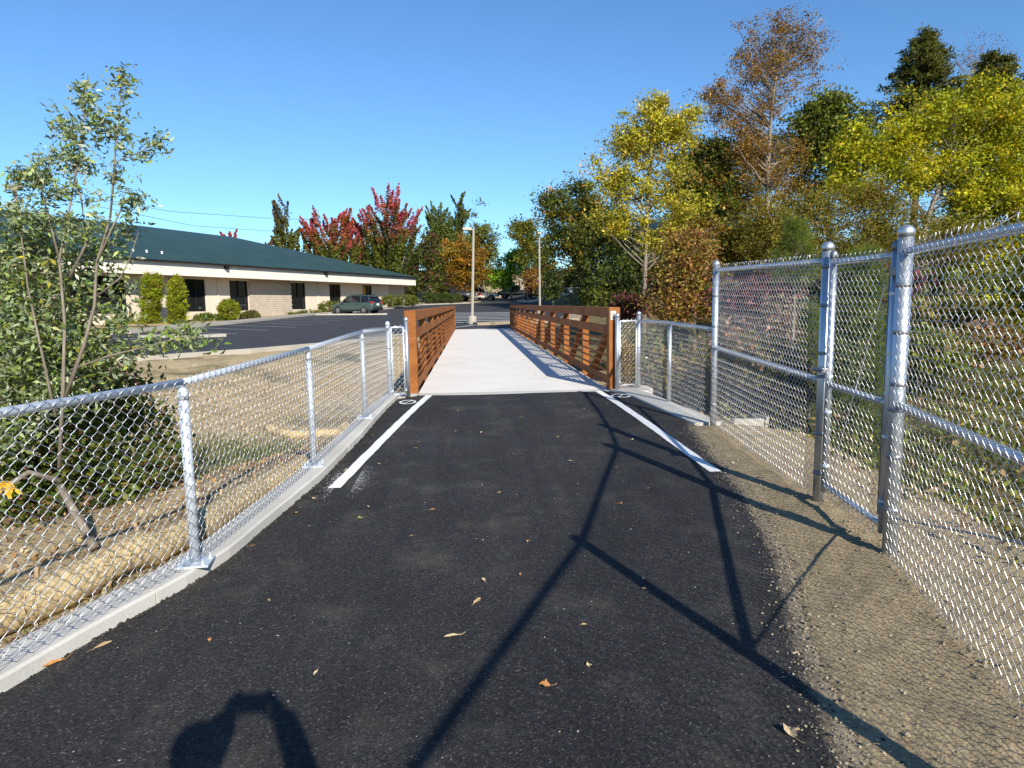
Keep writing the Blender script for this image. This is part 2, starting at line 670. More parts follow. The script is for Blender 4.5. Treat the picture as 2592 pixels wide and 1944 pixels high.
# paint overspray smudges beside the end of the left line (thin stipple of droplets)
m = MB()
for k in range(900):
    a, b = rng.normal(0, 0.05), rng.normal(0, 0.22)
    sx = rng.choice([-1, 1])
    x = -1.13 + sx * (0.075 + abs(a)) + 0.03
    y = 5.78 + b
    if x < tab_x(KERB_IN, y) + 0.03:
        continue
    r_ = rng.uniform(0.0012, 0.0032)
    z = path_z(y) + 0.0085
    m.add([(x - r_, y - r_, z), (x + r_, y - r_, z), (x + r_, y + r_, z), (x - r_, y + r_, z)], [(0, 1, 2, 3)])
o = m.build('paint_overspray', WHITE, path)
kind(o, 'stuff')

# crumbs of loose asphalt and stone chips
def pebbles(name, mat, parent, n, sampler, smin, smax):
    base = [(1, 0, 0), (-1, 0, 0), (0, 1, 0), (0, -1, 0), (0, 0, 0.8), (0, 0, -0.6)]
    fc = [(0, 2, 4), (2, 1, 4), (1, 3, 4), (3, 0, 4), (2, 0, 5), (1, 2, 5), (3, 1, 5), (0, 3, 5)]
    m = MB()
    for _ in range(n):
        x, y, z = sampler()
        s = smin + (smax - smin) * random.random() ** 3
        a = random.uniform(0, 6.28)
        ca, sa = math.cos(a), math.sin(a)
        vs = []
        for (bx_, by_, bz_) in base:
            q = s * random.uniform(0.6, 1.15)
            vs.append((x + (bx_ * ca - by_ * sa) * q, y + (bx_ * sa + by_ * ca) * q, z + bz_ * q * 0.8 + s * 0.3))
        m.add(vs, fc)
    return kind(m.build(name, mat, parent), 'stuff')


def s_kerb():
    y = random.uniform(2.4, 10.2)
    x = tab_x(KERB_IN, y) + abs(random.gauss(0, 0.05)) - 0.02
    return x, y, path_z(y)


pebbles('asphalt_crumbs', ASPH, path, 1500, s_kerb, 0.006, 0.02)


def s_path():
    y = 1.9 + 8.5 * random.random() ** 1.6
    x = random.uniform(tab_x(KERB_IN, y), tab_x(R_EDGE, y))
    return x, y, path_z(y)


pebbles('stone_chips', simple('pale_chip', (0.42, 0.37, 0.29), 0.9, 0, 0.4, 30), path, 420, s_path, 0.0025, 0.007)

# ------------------------------------------------------------------ silt shoulder under the tall fence
FENCE_R = [(0.60, -1.42), (1.73, 1.16), (2.47, 3.73), (2.59, 4.79), (2.79, 7.56)]
ys2 = seq((-2.0, 1.4, 0.15), (1.4, 8.2, 0.045))
NS = 54
sv = []
from mathutils import noise as mnoise
for y in ys2:
    e = tab_x(R_EDGE, y)
    fx = tab_x([(0.5, -2.0)] + FENCE_R + [(2.85, 8.3)], y)
    x0 = e - 0.03 + 0.03 * mnoise.noise((0, y * 9, 1)) + 0.02 * mnoise.noise((0, y * 31, 4))
    x1 = fx + 1.15 + 0.25 * mnoise.noise((0, y * 0.9, 9))
    for i in range(NS + 1):
        t = i / NS
        x = x0 + (x1 - x0) * t
        q = sstep((x - x0) / 0.55) * 0.022 + sstep((x - x0) / 0.05) * 0.016 - 0.010
        n1 = mnoise.noise((x * 3, y * 3, 0)) * 0.02 + mnoise.noise((x * 14, y * 14, 3)) * 0.012 + mnoise.noise((x * 37, y * 37, 5)) * 0.008
        zz = path_z(y) + q + n1 * min(1, (x - x0) / 0.4 + 0.15)
        zz -= 0.16 * sstep((x - fx - 0.2) / 1.2)
        zz -= 0.35 * sstep((y - 7.5) / 0.7) * (1 if t > 0.15 else 0.3)
        sv.append((x, y, zz))
sf = [(j * (NS + 1) + i, j * (NS + 1) + i + 1, (j + 1) * (NS + 1) + i + 1, (j + 1) * (NS + 1) + i) for j in range(len(ys2) - 1) for i in range(NS)]
shoulder = kind(MB().add(sv, sf).build('gravel_shoulder', SILT, smooth=True), 'structure')


def s_sh():
    y = 1.6 + 6.2 * random.random() ** 1.3
    e = tab_x(R_EDGE, y)
    fx = tab_x(FENCE_R, min(y, 7.5))
    x = e + 0.02 + (fx + 0.5 - e) * random.random() ** 1.1
    return x, y, path_z(y) + 0.018


pebbles('loose_gravel', STONE, shoulder, 2600, s_sh, 0.003, 0.011)


def s_edge():
    y = 1.6 + 6.0 * random.random() ** 1.2
    return tab_x(R_EDGE, y) + random.gauss(-0.03, 0.09), y, path_z(y) + 0.004


pebbles('edge_crumbs', STONE, shoulder, 2600, s_edge, 0.003, 0.011)
pebbles('edge_chips', ASPH, shoulder, 900, s_edge, 0.003, 0.012)


def s_cl():
    y = 1.7 + 3.2 * random.random()
    fx = tab_x(FENCE_R, y)
    return fx + random.gauss(-0.02, 0.06), y, path_z(y) + 0.030


pebbles('soil_clods', simple('dark_clod', (0.28, 0.22, 0.14), 0.95, 0, 0.3, 30), shoulder, 420, s_cl, 0.005, 0.017)

# ------------------------------------------------------------------ kerbs
def kerb_run(name, inner, width, side, z_over, seglen):
    root = bpy.data.objects.new(name, None)
    C.objects.link(root)
    kind(root, 'structure')
    pts = [Vector((p[0], p[1], 0)) for p in inner]
    # resample
    L = [0]
    for a, b in zip(pts, pts[1:]):
        L.append(L[-1] + (b - a).length)

    def P(s):
        for i in range(len(pts) - 1):
            if s <= L[i + 1] + 1e-6:
                return pts[i].lerp(pts[i + 1], (s - L[i]) / (L[i + 1] - L[i]))
        return pts[-1]
    s = 0.0
    while s < L[-1] - 0.05:
        e = min(s + seglen, L[-1])
        m = MB()
        n = max(2, int((e - s) / 0.2))
        for i in range(n + 1):
            q = s + 0.006 + (e - s - 0.012) * i / n
            p = P(q)
            d = (P(min(q + 0.15, L[-1])) - P(max(q - 0.15, 0))).normalized()
            nn = Vector((-d.y, d.x, 0)) * side
            z = path_z(p.y) + z_over
            j = random.uniform(-0.003, 0.003)
            for (o_, zz) in ((0.0, z - 0.35), (0.0, z - 0.012), (0.014, z), (width - 0.014, z), (width, z - 0.012), (width, z - 0.35)):
                w = p + nn * (o_ + j)
                m.v.append((w.x, w.y, zz))
        for i in range(n):
            for k in range(5):
                m.f.append((i * 6 + k, i * 6 + k + 1, (i + 1) * 6 + k + 1, (i + 1) * 6 + k))
        m.f.append((0, 5, 4, 3, 2, 1))
        m.f.append(tuple(n * 6 + k for k in range(6)))
        m.build('kerb_segment', KERB, root)
        s = e
    return root


kerb_run('kerb_left', KERB_IN, 0.23, 1, 0.075, 3.4)
kerb_run('kerb_right', [(2.61, 7.66), (2.58, 8.0), (2.50, 8.7), (2.44, 9.3), (2.36, 10.28)], 0.34, -1, 0.03, 3.2)

# ------------------------------------------------------------------ the bridge
XL, XR, Y0, Y1, ZD = -0.87, 2.22, 10.72, 38.5, 0.12
bridge = thing('footbridge', 'rust brown weathering steel footbridge with pale concrete deck beyond the asphalt path', 'bridge', (0, 0, 0))
m = MB()
ny = 60
for j in range(ny + 1):
    y = Y0 + 0.18 + (Y1 - Y0 - 0.18) * j / ny
    m.v += [(XL - 0.005, y, ZD), (XR + 0.005, y, ZD)]
m.f = [(2 * j, 2 * j + 1, 2 * j + 3, 2 * j + 2) for j in range(ny)]
b = len(m.v)
m.v += [(v[0], v[1], ZD - 0.18) for v in m.v[:]]
m.f += [(2 * j, 2 * j + 2, b + 2 * j + 2, b + 2 * j) for j in range(ny)] + [(2 * j + 1, b + 2 * j + 1, b + 2 * j + 3, 2 * j + 3) for j in range(ny)]
m.f += [(0, b, b + 1, 1)]
m.build('deck', DECK, bridge)
# abutment seat and joint strip
MB().box((0.675, Y0 + 0.02, ZD - 0.25), (XR - XL + 0.0, 0.30, 0.50)).build('abutment_sill', KERB, bridge)
MB().box((0.675, Y1 + 0.35, ZD - 0.3), (3.4, 0.7, 0.58)).build('far_abutment', KERB, bridge)
for sx, xi in ((-1, XL), (1, XR)):
    xc = xi + sx * 0.095
    for yy in (Y0 + 0.14, Y1 - 0.1):
        MB().box((xc, yy, (1.46 - 0.35) / 2), (0.185, 0.185, 1.46 + 0.35)).build('end_post', RUST, bridge, bevel=0.012)
    ya, yb = Y0 + 0.235, Y1 - 0.195
    MB().bar((xc, ya, 1.375), (xc, yb, 1.375), 0.175, 0.17).build('top_chord', RUST, bridge, bevel=0.01)
    xr_ = xi + sx * 0.018
    MB().bar((xr_, ya, 1.09), (xr_, yb, 1.09), 0.018, 0.155).build('rub_rail', RUST, bridge)
    for zc in (0.925, 0.798, 0.671, 0.544, 0.417):
        MB().bar((xr_, ya, zc), (xr_, yb, zc), 0.011, 0.034).build('rail', RUST, bridge)
    MB().bar((xr_, ya, 0.265), (xr_, yb, 0.265), 0.018, 0.135).build('toe_plate', RUST, bridge)
    MB().bar((xc, ya, -0.27), (xc, yb, -0.27), 0.16, 0.16).build('bottom_chord', RUST, bridge)
    NP = 10
    for k in range(1, NP):
        y = Y0 + 0.14 + (Y1 - 0.1 - Y0 - 0.14) * k / NP
        MB().box((xc + sx * 0.01, y, (1.288 - 0.188) / 2), (0.125, 0.125, 1.288 + 0.188)).build('truss_post', RUST, bridge)
    for k in range(NP):
        ya2 = Y0 + 0.14 + (Y1 - Y0 - 0.24) * k / NP
        yb2 = Y0 + 0.14 + (Y1 - Y0 - 0.24) * (k + 1) / NP
        if k >= NP // 2:
            ya2, yb2 = yb2, ya2
        sg = 1 if yb2 > ya2 else -1
        MB().bar((xc + sx * 0.012, ya2 + sg * 0.10, 1.25), (xc + sx * 0.012, yb2 - sg * 0.10, -0.15), 0.10, 0.10).build('diagonal', RUST, bridge)
    for k in range(40):     # small clips between deck and toe plate
        pass
for k in range(11):
    y = Y0 + 0.3 + (Y1 - Y0 - 0.6) * k / 10
    MB().box((0.675, y, -0.16), (XR - XL + 0.1, 0.14, 0.19)).build('floor_beam', RUST, bridge)
# small white notice stuck on the right end post
MB().box((XR + 0.075, Y0 + 0.043, 1.33), (0.085, 0.006, 0.14)).build('notice_plate', WHITE, bridge)
MB().box((XR + 0.072, Y0 + 0.038, 1.325), (0.055, 0.004, 0.10)).build('notice_print', simple('notice_grey', (0.35, 0.33, 0.3), 0.6), bridge)

# concrete wing slabs beside the bridge seat
wl = kind(MB().prism([(-1.38, 10.05), (-1.14, 10.28), (-1.00, 10.42), (-0.875, 10.57), (-0.875, 10.9), (-1.45, 10.9)], -0.4, 0.135).build('wing_slab_left', KERB), 'structure')
wr = kind(MB().prism([(2.225, 10.57), (2.36, 10.28), (2.80, 10.5), (2.95, 10.75), (2.95, 11.15), (2.225, 11.05)], -0.4, 0.135).build('wing_slab_right', KERB), 'structure')
kind(MB().box((0.675, 10.63, -0.08), (XR - XL, 0.12, 0.385)).build('bridge_approach_slab', KERB), 'structure')

# ------------------------------------------------------------------ chain link
def wire_mesh(name, a, b, za, zb, h, parent, r=0.0019, pitch=0.0365, mat=None, top='loop', depth=0.0):
    """woven chain link fabric between two plan points: zigzag wires hooked into each other"""
    a, b = Vector((a[0], a[1], 0)), Vector((b[0], b[1], 0))
    Lh = (b - a).length
    d = (b - a) / Lh
    nrm = Vector((-d.y, d.x, 0))
    npk = int(Lh / pitch)
    pw = Lh / npk
    nz = int(round(h / pitch))
    hz = h / nz
    allv, allf = [], []
    hk = hz * 0.16
    for i in range(npk):
        ph = i % 2
        pts = []
        for k in range(nz + 1):
            right = (k + ph) % 2 == 1
            u = pw * (i + (1.0 if right else 0.0)) + (0.0012 if right else -0.0012)
            z = k * hz
            off = r * 1.15 * (1 if right else -1)
            for q, so in ((-hk, 1), (hk, -1)):
                zz = z + q
                if zz < -0.001 or zz > h + 0.001:
                    continue
                pts.append((u, zz, off * so * (1 if ph else -1)))
        if top == 'barb':
            u, z, o_ = pts[-1]
            pts.append((u + random.uniform(-0.012, 0.012), z + 0.028, random.uniform(-0.012, 0.012)))
        elif top == 'loop' and ph:
            u, z, o_ = pts[-1]
            pts.append((u, z + 0.012, 0.006))
        n = len(pts)
        P = np.array(pts)
        T = np.empty_like(P)
        T[1:-1] = P[2:] - P[:-2]
        T[0] = P[1] - P[0]
        T[-1] = P[-1] - P[-2]
        T /= np.linalg.norm(T, axis=1)[:, None] + 1e-9
        e1 = np.cross(T, np.array([0, 0, 1.0]))
        e1 /= np.linalg.norm(e1, axis=1)[:, None] + 1e-9
        e2 = np.cross(T, e1)
        ns = 3
        ring = []
        for k in range(ns):
            an = 2 * math.pi * k / ns
            ring.append(P + (e1 * math.cos(an) + e2 * math.sin(an)) * r)
        V = np.stack(ring, 1).reshape(-1, 3)
        base = sum(len(x) for x in allv) if not allv else wire_mesh.cnt
        if not allv:
            wire_mesh.cnt = 0
            base = 0
        allv.append(V)
        idx = np.arange(n - 1)[:, None] * ns
        ks = np.arange(ns)[None, :]
        k2 = (ks + 1) % ns
        F = np.stack([idx + ks, idx + k2, idx + ns + k2, idx + ns + ks], -1).reshape(-1, 4) + base
        allf.append(F)
        wire_mesh.cnt += len(V)
    V = np.concatenate(allv)
    F = np.concatenate(allf)
    u, z, o_ = V[:, 0], V[:, 1], V[:, 2] + depth
    zz = za + (zb - za) * (u / Lh) + z
    sway = 0.006 * np.sin(u * 3.1) * np.sin(z * 3.3)
    X = a.x + d.x * u + nrm.x * (o_ + sway)
    Y = a.y + d.y * u + nrm.y * (o_ + sway)
    W = np.stack([X, Y, zz], 1)
    return np_mesh(name, W, F, mat or WIRE, parent, smooth=True)


def np_mesh(name, V, F, mat, parent=None, smooth=False, col=None):
    me = bpy.data.meshes.new(name)
    nv, nf, k = len(V), len(F), F.shape[1]
    me.vertices.add(nv)
    me.vertices.foreach_set('co', np.ascontiguousarray(V, dtype=np.float32).ravel())
    me.loops.add(nf * k)
    me.loops.foreach_set('vertex_index', np.ascontiguousarray(F, dtype=np.int32).ravel())
    me.polygons.add(nf)
    me.polygons.foreach_set('loop_start', np.arange(0, nf * k, k, dtype=np.int32))
    me.polygons.foreach_set('loop_total', np.full(nf, k, dtype=np.int32))
    if smooth:
        me.polygons.foreach_set('use_smooth', np.ones(nf, dtype=bool))
    me.materials.append(mat)
    me.update(calc_edges=True)
    if col is not None:
        ca = me.color_attributes.new('col', 'FLOAT_COLOR', 'POINT')
        c4 = np.ones((nv, 4), dtype=np.float32)
        c4[:, :3] = col
        ca.data.foreach_set('color', c4.ravel())
    return obj(name, me, parent)


def fence_post(x, y, z0, z1, r, parent, mat=None, plate=False, bands=(), cap=True):
    mat = mat or GALV
    p = MB().tube([(x, y, z0), (x, y, z1)], r, 14).build('post', mat, parent, smooth=True)
    for pl in p.data.polygons:
        pl.use_smooth = len(pl.vertices) == 4
    if cap:
        MB().lathe((x, y, z1 - 0.03), [(r + 0.004, 0), (r + 0.005, 0.028), (r + 0.002, 0.04), (r * 0.75, 0.056), (r * 0.35, 0.064), (0.002, 0.066)], 14).build('cap', mat, p, smooth=True)
    if plate:
        MB().box((x, y, z0 + 0.006), (0.18, 0.16, 0.012), rz=0.1).build('base_plate', GALVL, p)
        for ax, ay in ((0.065, 0.055), (-0.065, 0.055), (0.065, -0.055), (-0.065, -0.055)):
            MB().lathe((x + ax, y + ay, z0 + 0.012), [(0.011, 0), (0.011, 0.016), (0.005, 0.016), (0.005, 0.034)], 6).build('anchor_bolt', GALVL, p)
    for zb in bands:
        MB().lathe((x, y, zb), [(r + 0.0015, -0.012), (r + 0.004, -0.011), (r + 0.004, 0.011), (r + 0.0015, 0.012)], 14).build('band', FITT, p, smooth=True)
    return p


def rail(a, b, r, parent, name='top_rail', mat=None):
    o = MB().tube([a, b], r, 12).build(name, mat or GALV, parent, smooth=True)
    for pl in o.data.polygons:
        pl.use_smooth = len(pl.vertices) == 4
    return o


# --- left low fence on the kerb
lf = thing('chain_link_fence', 'low galvanized chain link fence bolted to the concrete kerb along the left of the path', 'fence', (-1.6, 3.8, 0))
lf.location = (0, 0, 0)
LP = [(-2.95, -0.45), (-2.30, 1.70), (-1.63, 3.86), (-1.45, 6.06), (-1.33, 8.28), (-1.25, 10.2)]
LH = 1.07


def kz(y):
    return path_z(y) + 0.075


for i, (x, y) in enumerate(LP):
    last = i == len(LP) - 1
    z0 = 0.135 if last else kz(y)
    fence_post(x, y, z0, z0 + LH + (0.07 if last else -0.055), 0.031 if last else 0.028, lf, GALVL, plate=not last, cap=last, bands=(0.5, 0.9) if last else ())
    if not last:   # loop top the rail runs through
        MB().lathe((x, y, z0 + LH - 0.06), [(0.029, -0.05), (0.031, -0.02), (0.027, 0.01), (0.018, 0.03)], 12).build('rail_loop', GALVL, lf, smooth=True)
for i in range(len(LP) - 1):
    a, b = LP[i], LP[i + 1]
    za = kz(a[1]) + LH
    zb = (0.135 if i == len(LP) - 2 else kz(b[1])) + LH
    rail((a[0], a[1], za - 0.012), (b[0], b[1], zb - 0.012), 0.0215, lf, mat=GALVL)
    wire_mesh('wire_mesh', (a[0] + 0.034, a[1]), (b[0] + 0.034, b[1]), za - LH + 0.02, zb - LH + 0.02, LH + 0.0, lf, r=0.0021)
    MB().tube([(a[0] + 0.03, a[1], za - LH + 0.05), (b[0] + 0.03, b[1], zb - LH + 0.05)], 0.002, 4).build('tension_wire', WIRE, lf)

# --- small wing panels closing the gap to the bridge
def wing_panel(label, p0, p1, z0, h):
    t = thing('wing_panel', label, 'fence panel')
    a, b = Vector((*p0, 0)), Vector((*p1, 0))
    d = (b - a).normalized()
    q0, q1 = a + d * 0.05, b - d * 0.05
    for q in (q0, q1):
        rail((q.x, q.y, z0 + 0.06), (q.x, q.y, z0 + h), 0.012, t, 'upright', GALVL)
    rail((q0.x, q0.y, z0 + h), (q1.x, q1.y, z0 + h), 0.014, t, 'top_bar', GALVL)
    rail((q0.x, q0.y, z0 + 0.06), (q1.x, q1.y, z0 + 0.06), 0.008, t, 'bottom_bar', GALVL)
    wire_mesh('wire_mesh', (q0.x, q0.y), (q1.x, q1.y), z0 + 0.06, z0 + 0.06, h - 0.03, t, r=0.0024, pitch=0.038, depth=0.012)
    for z in (0.12, 0.58, 1.02):
        MB().box((q0.x - d.x * 0.03, q0.y - d.y * 0.03, z0 + z), (0.07, 0.03, 0.03)).build('clamp', GALVL, t)
        MB().box((q1.x + d.x * 0.03, q1.y + d.y * 0.03, z0 + z), (0.07, 0.03, 0.03)).build('clamp', GALVL, t)
    return t


gpl = fence_post(-0.985, 10.32, 0.135, 0.135 + 1.20, 0.030, None, GALV, bands=())
gpl.name = 'bridge_fence_post'
tag(gpl, 'galvanized round post standing against the left end of the rusty bridge', 'post')
wing_panel('narrow chain link panel between the left fence and the bridge', (-1.25, 10.2), (-0.985, 10.32), 0.135, 1.08)
gpr = fence_post(2.345, 10.70, 0.135, 0.135 + 1.20, 0.036, None, GALV, bands=())
gpr.name = 'bridge_fence_post'
tag(gpr, 'galvanized round post standing against the right end of the rusty bridge', 'post')
wing_panel('narrow chain link panel between the bridge and the right low fence', (2.345, 10.70), (2.735, 10.86), 0.135, 1.10)

# --- right low fence
rf = thing('chain_link_fence', 'short run of low chain link fence between the bridge corner and the tall fence', 'fence')
RP = [(2.735, 10.86), (2.755, 9.19), (2.80, 7.60)]
for i, (x, y) in enumerate(RP[:2]):
    z0 = 0.135 if i == 0 else path_z(y) + 0.03
    fence_post(x, y, z0 - 0.02, z0 + (1.22 if i == 0 else 1.08), 0.036 if i == 0 else 0.028, rf, GALV, cap=i == 0, bands=(0.45, 0.8) if i == 0 else ())
for i in range(2):
    a, b = RP[i], RP[i + 1]
    za, zb = (0.135 if i == 0 else path_z(a[1]) + 0.03), path_z(b[1]) + 0.03
    rail((a[0], a[1], za + 1.10), (b[0], b[1], zb + 1.10), 0.0215, rf)
    wire_mesh('wire_mesh', (a[0] - 0.034, a[1]), (b[0] - 0.034, b[1]), za + 0.02, zb + 0.02, 1.11, rf, r=0.0017, pitch=0.0325)

# --- tall fence and gate
tf = thing('tall_chain_link_fence', 'tall galvanized chain link fence with mid rail along the gravel on the right', 'fence')
P1, P2, P3, P4, P5 = (2.79, 7.56), (2.59, 4.79), (2.47, 3.73), (1.73, 1.16), (0.60, -1.42)
TH = 1.86


def tz(p):
    return path_z(p[1]) + 0.02


fence_post(*P1, tz(P1) - 0.1, tz(P1) + TH, 0.036, tf, GALV, bands=(0.35, 0.7, 1.0, 1.25, 1.6))
fence_post(*P2, tz(P2) - 0.1, tz(P2) + TH + 0.03, 0.040, tf, GALV, bands=(0.25, 0.55, 0.98, 1.15, 1.5, 1.78))
fence_post(*P3, tz(P3) - 0.1, tz(P3) + TH + 0.04, 0.041, tf, GALV, bands=(0.3, 0.62, 0.90, 1.05, 1.35, 1.62))
fence_post(*P4, tz(P4) - 0.1, tz(P4) + TH - 0.04, 0.041, tf, GALV, bands=(0.5, 0.95, 1.4))
fence_post(*P5, tz(P5) - 0.1, tz(P5) + TH, 0.036, tf, GALV, bands=(0.5, 0.95, 1.4))
for a, b in ((P1, P2), (P3, P4), (P4, P5)):
    rail((*a, tz(a) + TH - 0.075), (*b, tz(b) + TH - 0.075), 0.0225, tf)
    if a != P4:
        rail((*a, tz(a) + 0.91), (*b, tz(b) + 0.91), 0.0225, tf, 'mid_rail')
    av, bv = Vector((*a, 0)), Vector((*b, 0))
    dd = (bv - av).normalized()
    nn = Vector((-dd.y, dd.x, 0)) * (-0.036)
    a2, b2 = av + dd * 0.04 + nn, bv - dd * 0.04 + nn
    wire_mesh('wire_mesh', (a2.x, a2.y), (b2.x, b2.y), tz(a) + 0.02, tz(b) + 0.02, 1.80, tf, r=0.0019, pitch=0.0325, top='barb')
MB().tube([(P3[0] - 0.01, P3[1] - 0.05, tz(P3) + 0.24), (P4[0], P4[1] + 0.04, tz(P4) + 0.90)], 0.006, 6).build('truss_rod', FITT, tf)
MB().tube([(P1[0], P1[1] - 0.05, tz(P1) + 0.92), (P1[0] - 0.02, P1[1] - 0.3, tz(P1) + 0.90)], 0.004, 5).build('brace_wire', FITT, tf)

gate = thing('chain_link_gate', 'narrow chain link gate with diagonal truss rod hung between two tall fence posts', 'gate')
gd = (Vector((*P3, 0)) - Vector((*P2, 0))).normalized()
ga = Vector((*P2, 0)) + gd * 0.105
gb = Vector((*P3, 0)) - gd * 0.10
gz = 0.10
for q, nm in ((ga, 'stile'), (gb, 'stile')):
    z0 = tz((q.x, q.y)) + gz
    p = rail((q.x, q.y, z0), (q.x, q.y, z0 + TH - 0.13), 0.024, gate, nm)
    MB().lathe((q.x, q.y, z0 + TH - 0.16), [(0.027, 0), (0.028, 0.03), (0.02, 0.05), (0.003, 0.058)], 12).build('cap', FITT, p, smooth=True)
    for zb in (0.2, 0.6, 0.86, 1.1, 1.45):
        MB().lathe((q.x, q.y, z0 + zb), [(0.025, -0.01), (0.028, -0.009), (0.028, 0.009), (0.025, 0.01)], 12).build('band', GALVL, p)
for z in (0.05, 0.80, TH - 0.19):
    rail((ga.x, ga.y, tz(P2) + gz + z), (gb.x, gb.y, tz(P3) + gz + z), 0.0205, gate, 'cross_rail')
MB().tube([(ga.x, ga.y - 0.05, tz(P2) + gz + 0.06), (gb.x, gb.y + 0.09, tz(P3) + gz + TH - 0.35)], 0.0045, 6).build('truss_rod', WIRE, gate)
rail((gb.x - gd.x * 0.06, gb.y - gd.y * 0.06, tz(P3) + gz + 0.1), (gb.x - gd.x * 0.06, gb.y - gd.y * 0.06, tz(P3) + gz + TH - 0.3), 0.006, gate, 'tension_bar', FITT)
g2 = ga + gd * 0.03 + Vector((-0.028, 0, 0))
g3 = gb - gd * 0.03 + Vector((-0.028, 0, 0))
wire_mesh('wire_mesh', (g2.x, g2.y), (g3.x, g3.y), tz(P2) + gz - 0.02, tz(P3) + gz - 0.02, 1.73, gate, r=0.0019, pitch=0.0325, top='loop')
for z in (0.16, 1.58):
    MB().box((P3[0] + 0.0, P3[1] + 0.055, tz(P3) + gz + z), (0.06, 0.09, 0.055)).build('hinge', FITT, gate, bevel=0.006)
    MB().lathe((P3[0], P3[1] + 0.055, tz(P3) + gz + z - 0.05), [(0.011, 0), (0.011, 0.1)], 8).build('hinge_pin', FITT, gate)
MB().box((ga.x - 0.02, ga.y + 0.045, tz(P2) + 1.0), (0.09, 0.13, 0.035)).build('latch', FITT, gate, bevel=0.005)
MB().tube([(ga.x - 0.07, ga.y + 0.10, tz(P2) + 1.0), (ga.x - 0.075, ga.y - 0.07, tz(P2) + 1.01)], 0.007, 6).build('latch_fork', FITT, gate)

# ------------------------------------------------------------------ parking lot
XLT = [(16, -46), (30, -30), (34, -18.5), (35, -17.1), (43, -15.0), (62, -12.9), (70, -9.5), (82, -5.8), (88, 0.0), (92, 1.5), (112, 1.5)]
XRT = [(16, -14.4), (19.4, -10.7), (23.0, -7.4), (27.0, -5.1), (38.4, -1.1), (38.5, 2.6), (45.6, 2.9), (48, 6.5), (56, 8.0), (80, 8.6), (88, 14), (112, 30)]


def lot_sheet(name, y0, y1, xa, xb, lift, mat, step=1.0, cols=14, parent=None):
    m = MB()
    rows = seq((y0, y1, step))
    for y in rows:
        l, r = xa(y), xb(y)
        for i in range(cols + 1):
            x = l + (r - l) * i / cols
            m.v.append((x, y, lot_z(x, y) + lift))
    w = cols + 1
    m.f = [(j * w + i, j * w + i + 1, (j + 1) * w + i + 1, (j + 1) * w + i) for j in range(len(rows) - 1) for i in range(cols)]
    return m.build(name, mat, parent, smooth=True)


lot = kind(lot_sheet('parking_lot', 16, 112, lambda y: lerp_tab(XLT, y), lambda y: lerp_tab(XRT, y), 0.0, LOT, 0.6, 18), 'structure')


def quad_line(a, b, w, name, mat, parent, lift):
    a, b = Vector((*a, 0)), Vector((*b, 0))
    d = (b - a).normalized()
    nn = Vector((-d.y, d.x, 0)) * w / 2
    m = MB()
    n = 8
    for i in range(n + 1):
        p = a.lerp(b, i / n)
        for s in (-1, 1):
            q = p + nn * s
            m.v.append((q.x, q.y, lot_z(q.x, q.y) + lift))
    m.f = [(2 * i, 2 * i + 2, 2 * i + 3, 2 * i + 1) for i in range(n)]
    return m.build(name, mat, parent)


# stalls behind the lamp
for k, y in enumerate((46.0, 48.7, 51.4, 54.1, 56.8, 59.5, 62.2, 65.0)):
    quad_line((-3.2 + 0.10 * k, y), (3.6 + 0.35 * k if y > 48 else 1.6, y), 0.42, 'parking_line', WHITE, lot, 0.03)
quad_line((-1.0, 39.6), (0.55, 43.4), 0.13, 'parking_line', WHITE, lot, 0.03)
# stalls in front of the building
ubx, uby = 0.3898, 0.9209
for k in range(9):
    s = 33.5 + 2.75 * k
    xc = lerp_tab(XLT, s)
    quad_line((xc + 0.7, s), (xc + 5.2, s - 2.2), 0.10, 'parking_line', FADED, lot, 0.03)


def kerb_poly(name, pts, width, h, mat, close=False, struct=True):
    """low kerb following lot surface"""
    m = MB()
    P = [Vector((*p, 0)) for p in pts]
    out = []
    for a, b in zip(P, P[1:]):
        n = max(1, int((b - a).length / 1.0))
        out += [a.lerp(b, i / n) for i in range(n)]
    out.append(P[-1])
    for i, p in enumerate(out):
        d = (out[min(i + 1, len(out) - 1)] - out[max(i - 1, 0)]).normalized()
        nn = Vector((-d.y, d.x, 0)) * width
        q = p + nn
        z = lot_z(p.x, p.y)
        zq = z
        m.v += [(p.x, p.y, z - 0.1), (p.x, p.y, z + h), (q.x, q.y, zq + h), (q.x, q.y, zq - 0.1)]
    for i in range(len(out) - 1):
        for k in range(3):
            m.f.append((4 * i + k, 4 * i + k + 1, 4 * i + 4 + k + 1, 4 * i + 4 + k))
    m.f += [(0, 3, 2, 1), tuple(4 * (len(out) - 1) + k for k in range(4))]
    o = m.build(name, mat)
    if struct:
        kind(o, 'structure')
    return o


kerb_poly('sidewalk', [(lerp_tab(XLT, y), y) for y in (34.2, 35, 43, 52, 62, 66, 70, 76, 82, 88)], 1.5, 0.13, WALK)
kerb_poly('lot_kerb', [(-14.4, 16.0), (-10.7, 19.4), (-7.4, 23.0), (-5.1, 27.0), (-3.1, 32.8), (-1.3, 38.2)][::-1], -0.15, 0.07, WALK)
kerb_poly('lot_island_kerb', [(0.15, 44.0), (0.75, 44.1), (2.9, 45.9), (6.4, 48.2), (8.0, 56)], -1.5, 0.14, simple('tan_island', (0.30, 0.25, 0.17), 0.9, 0, 0.15, 3))
kerb_poly('driveway_kerb', [(-15.5, 32.6), (-13.0, 32.2), (-11.6, 32.7)], 1.0, 0.12, WALK)
# planting island kerb near the green car and the far right island
kerb_poly('planter_kerb', [(-13.6, 58.7), (-9.0, 59.6), (-7.4, 60.4), (-7.5, 61.1)], 0.35, 0.13, WALK)
kerb_poly('island_kerb', [(6.5, 88.5), (7.4, 82), (9.5, 77), (14, 73)], -0.4, 0.15, KERB)


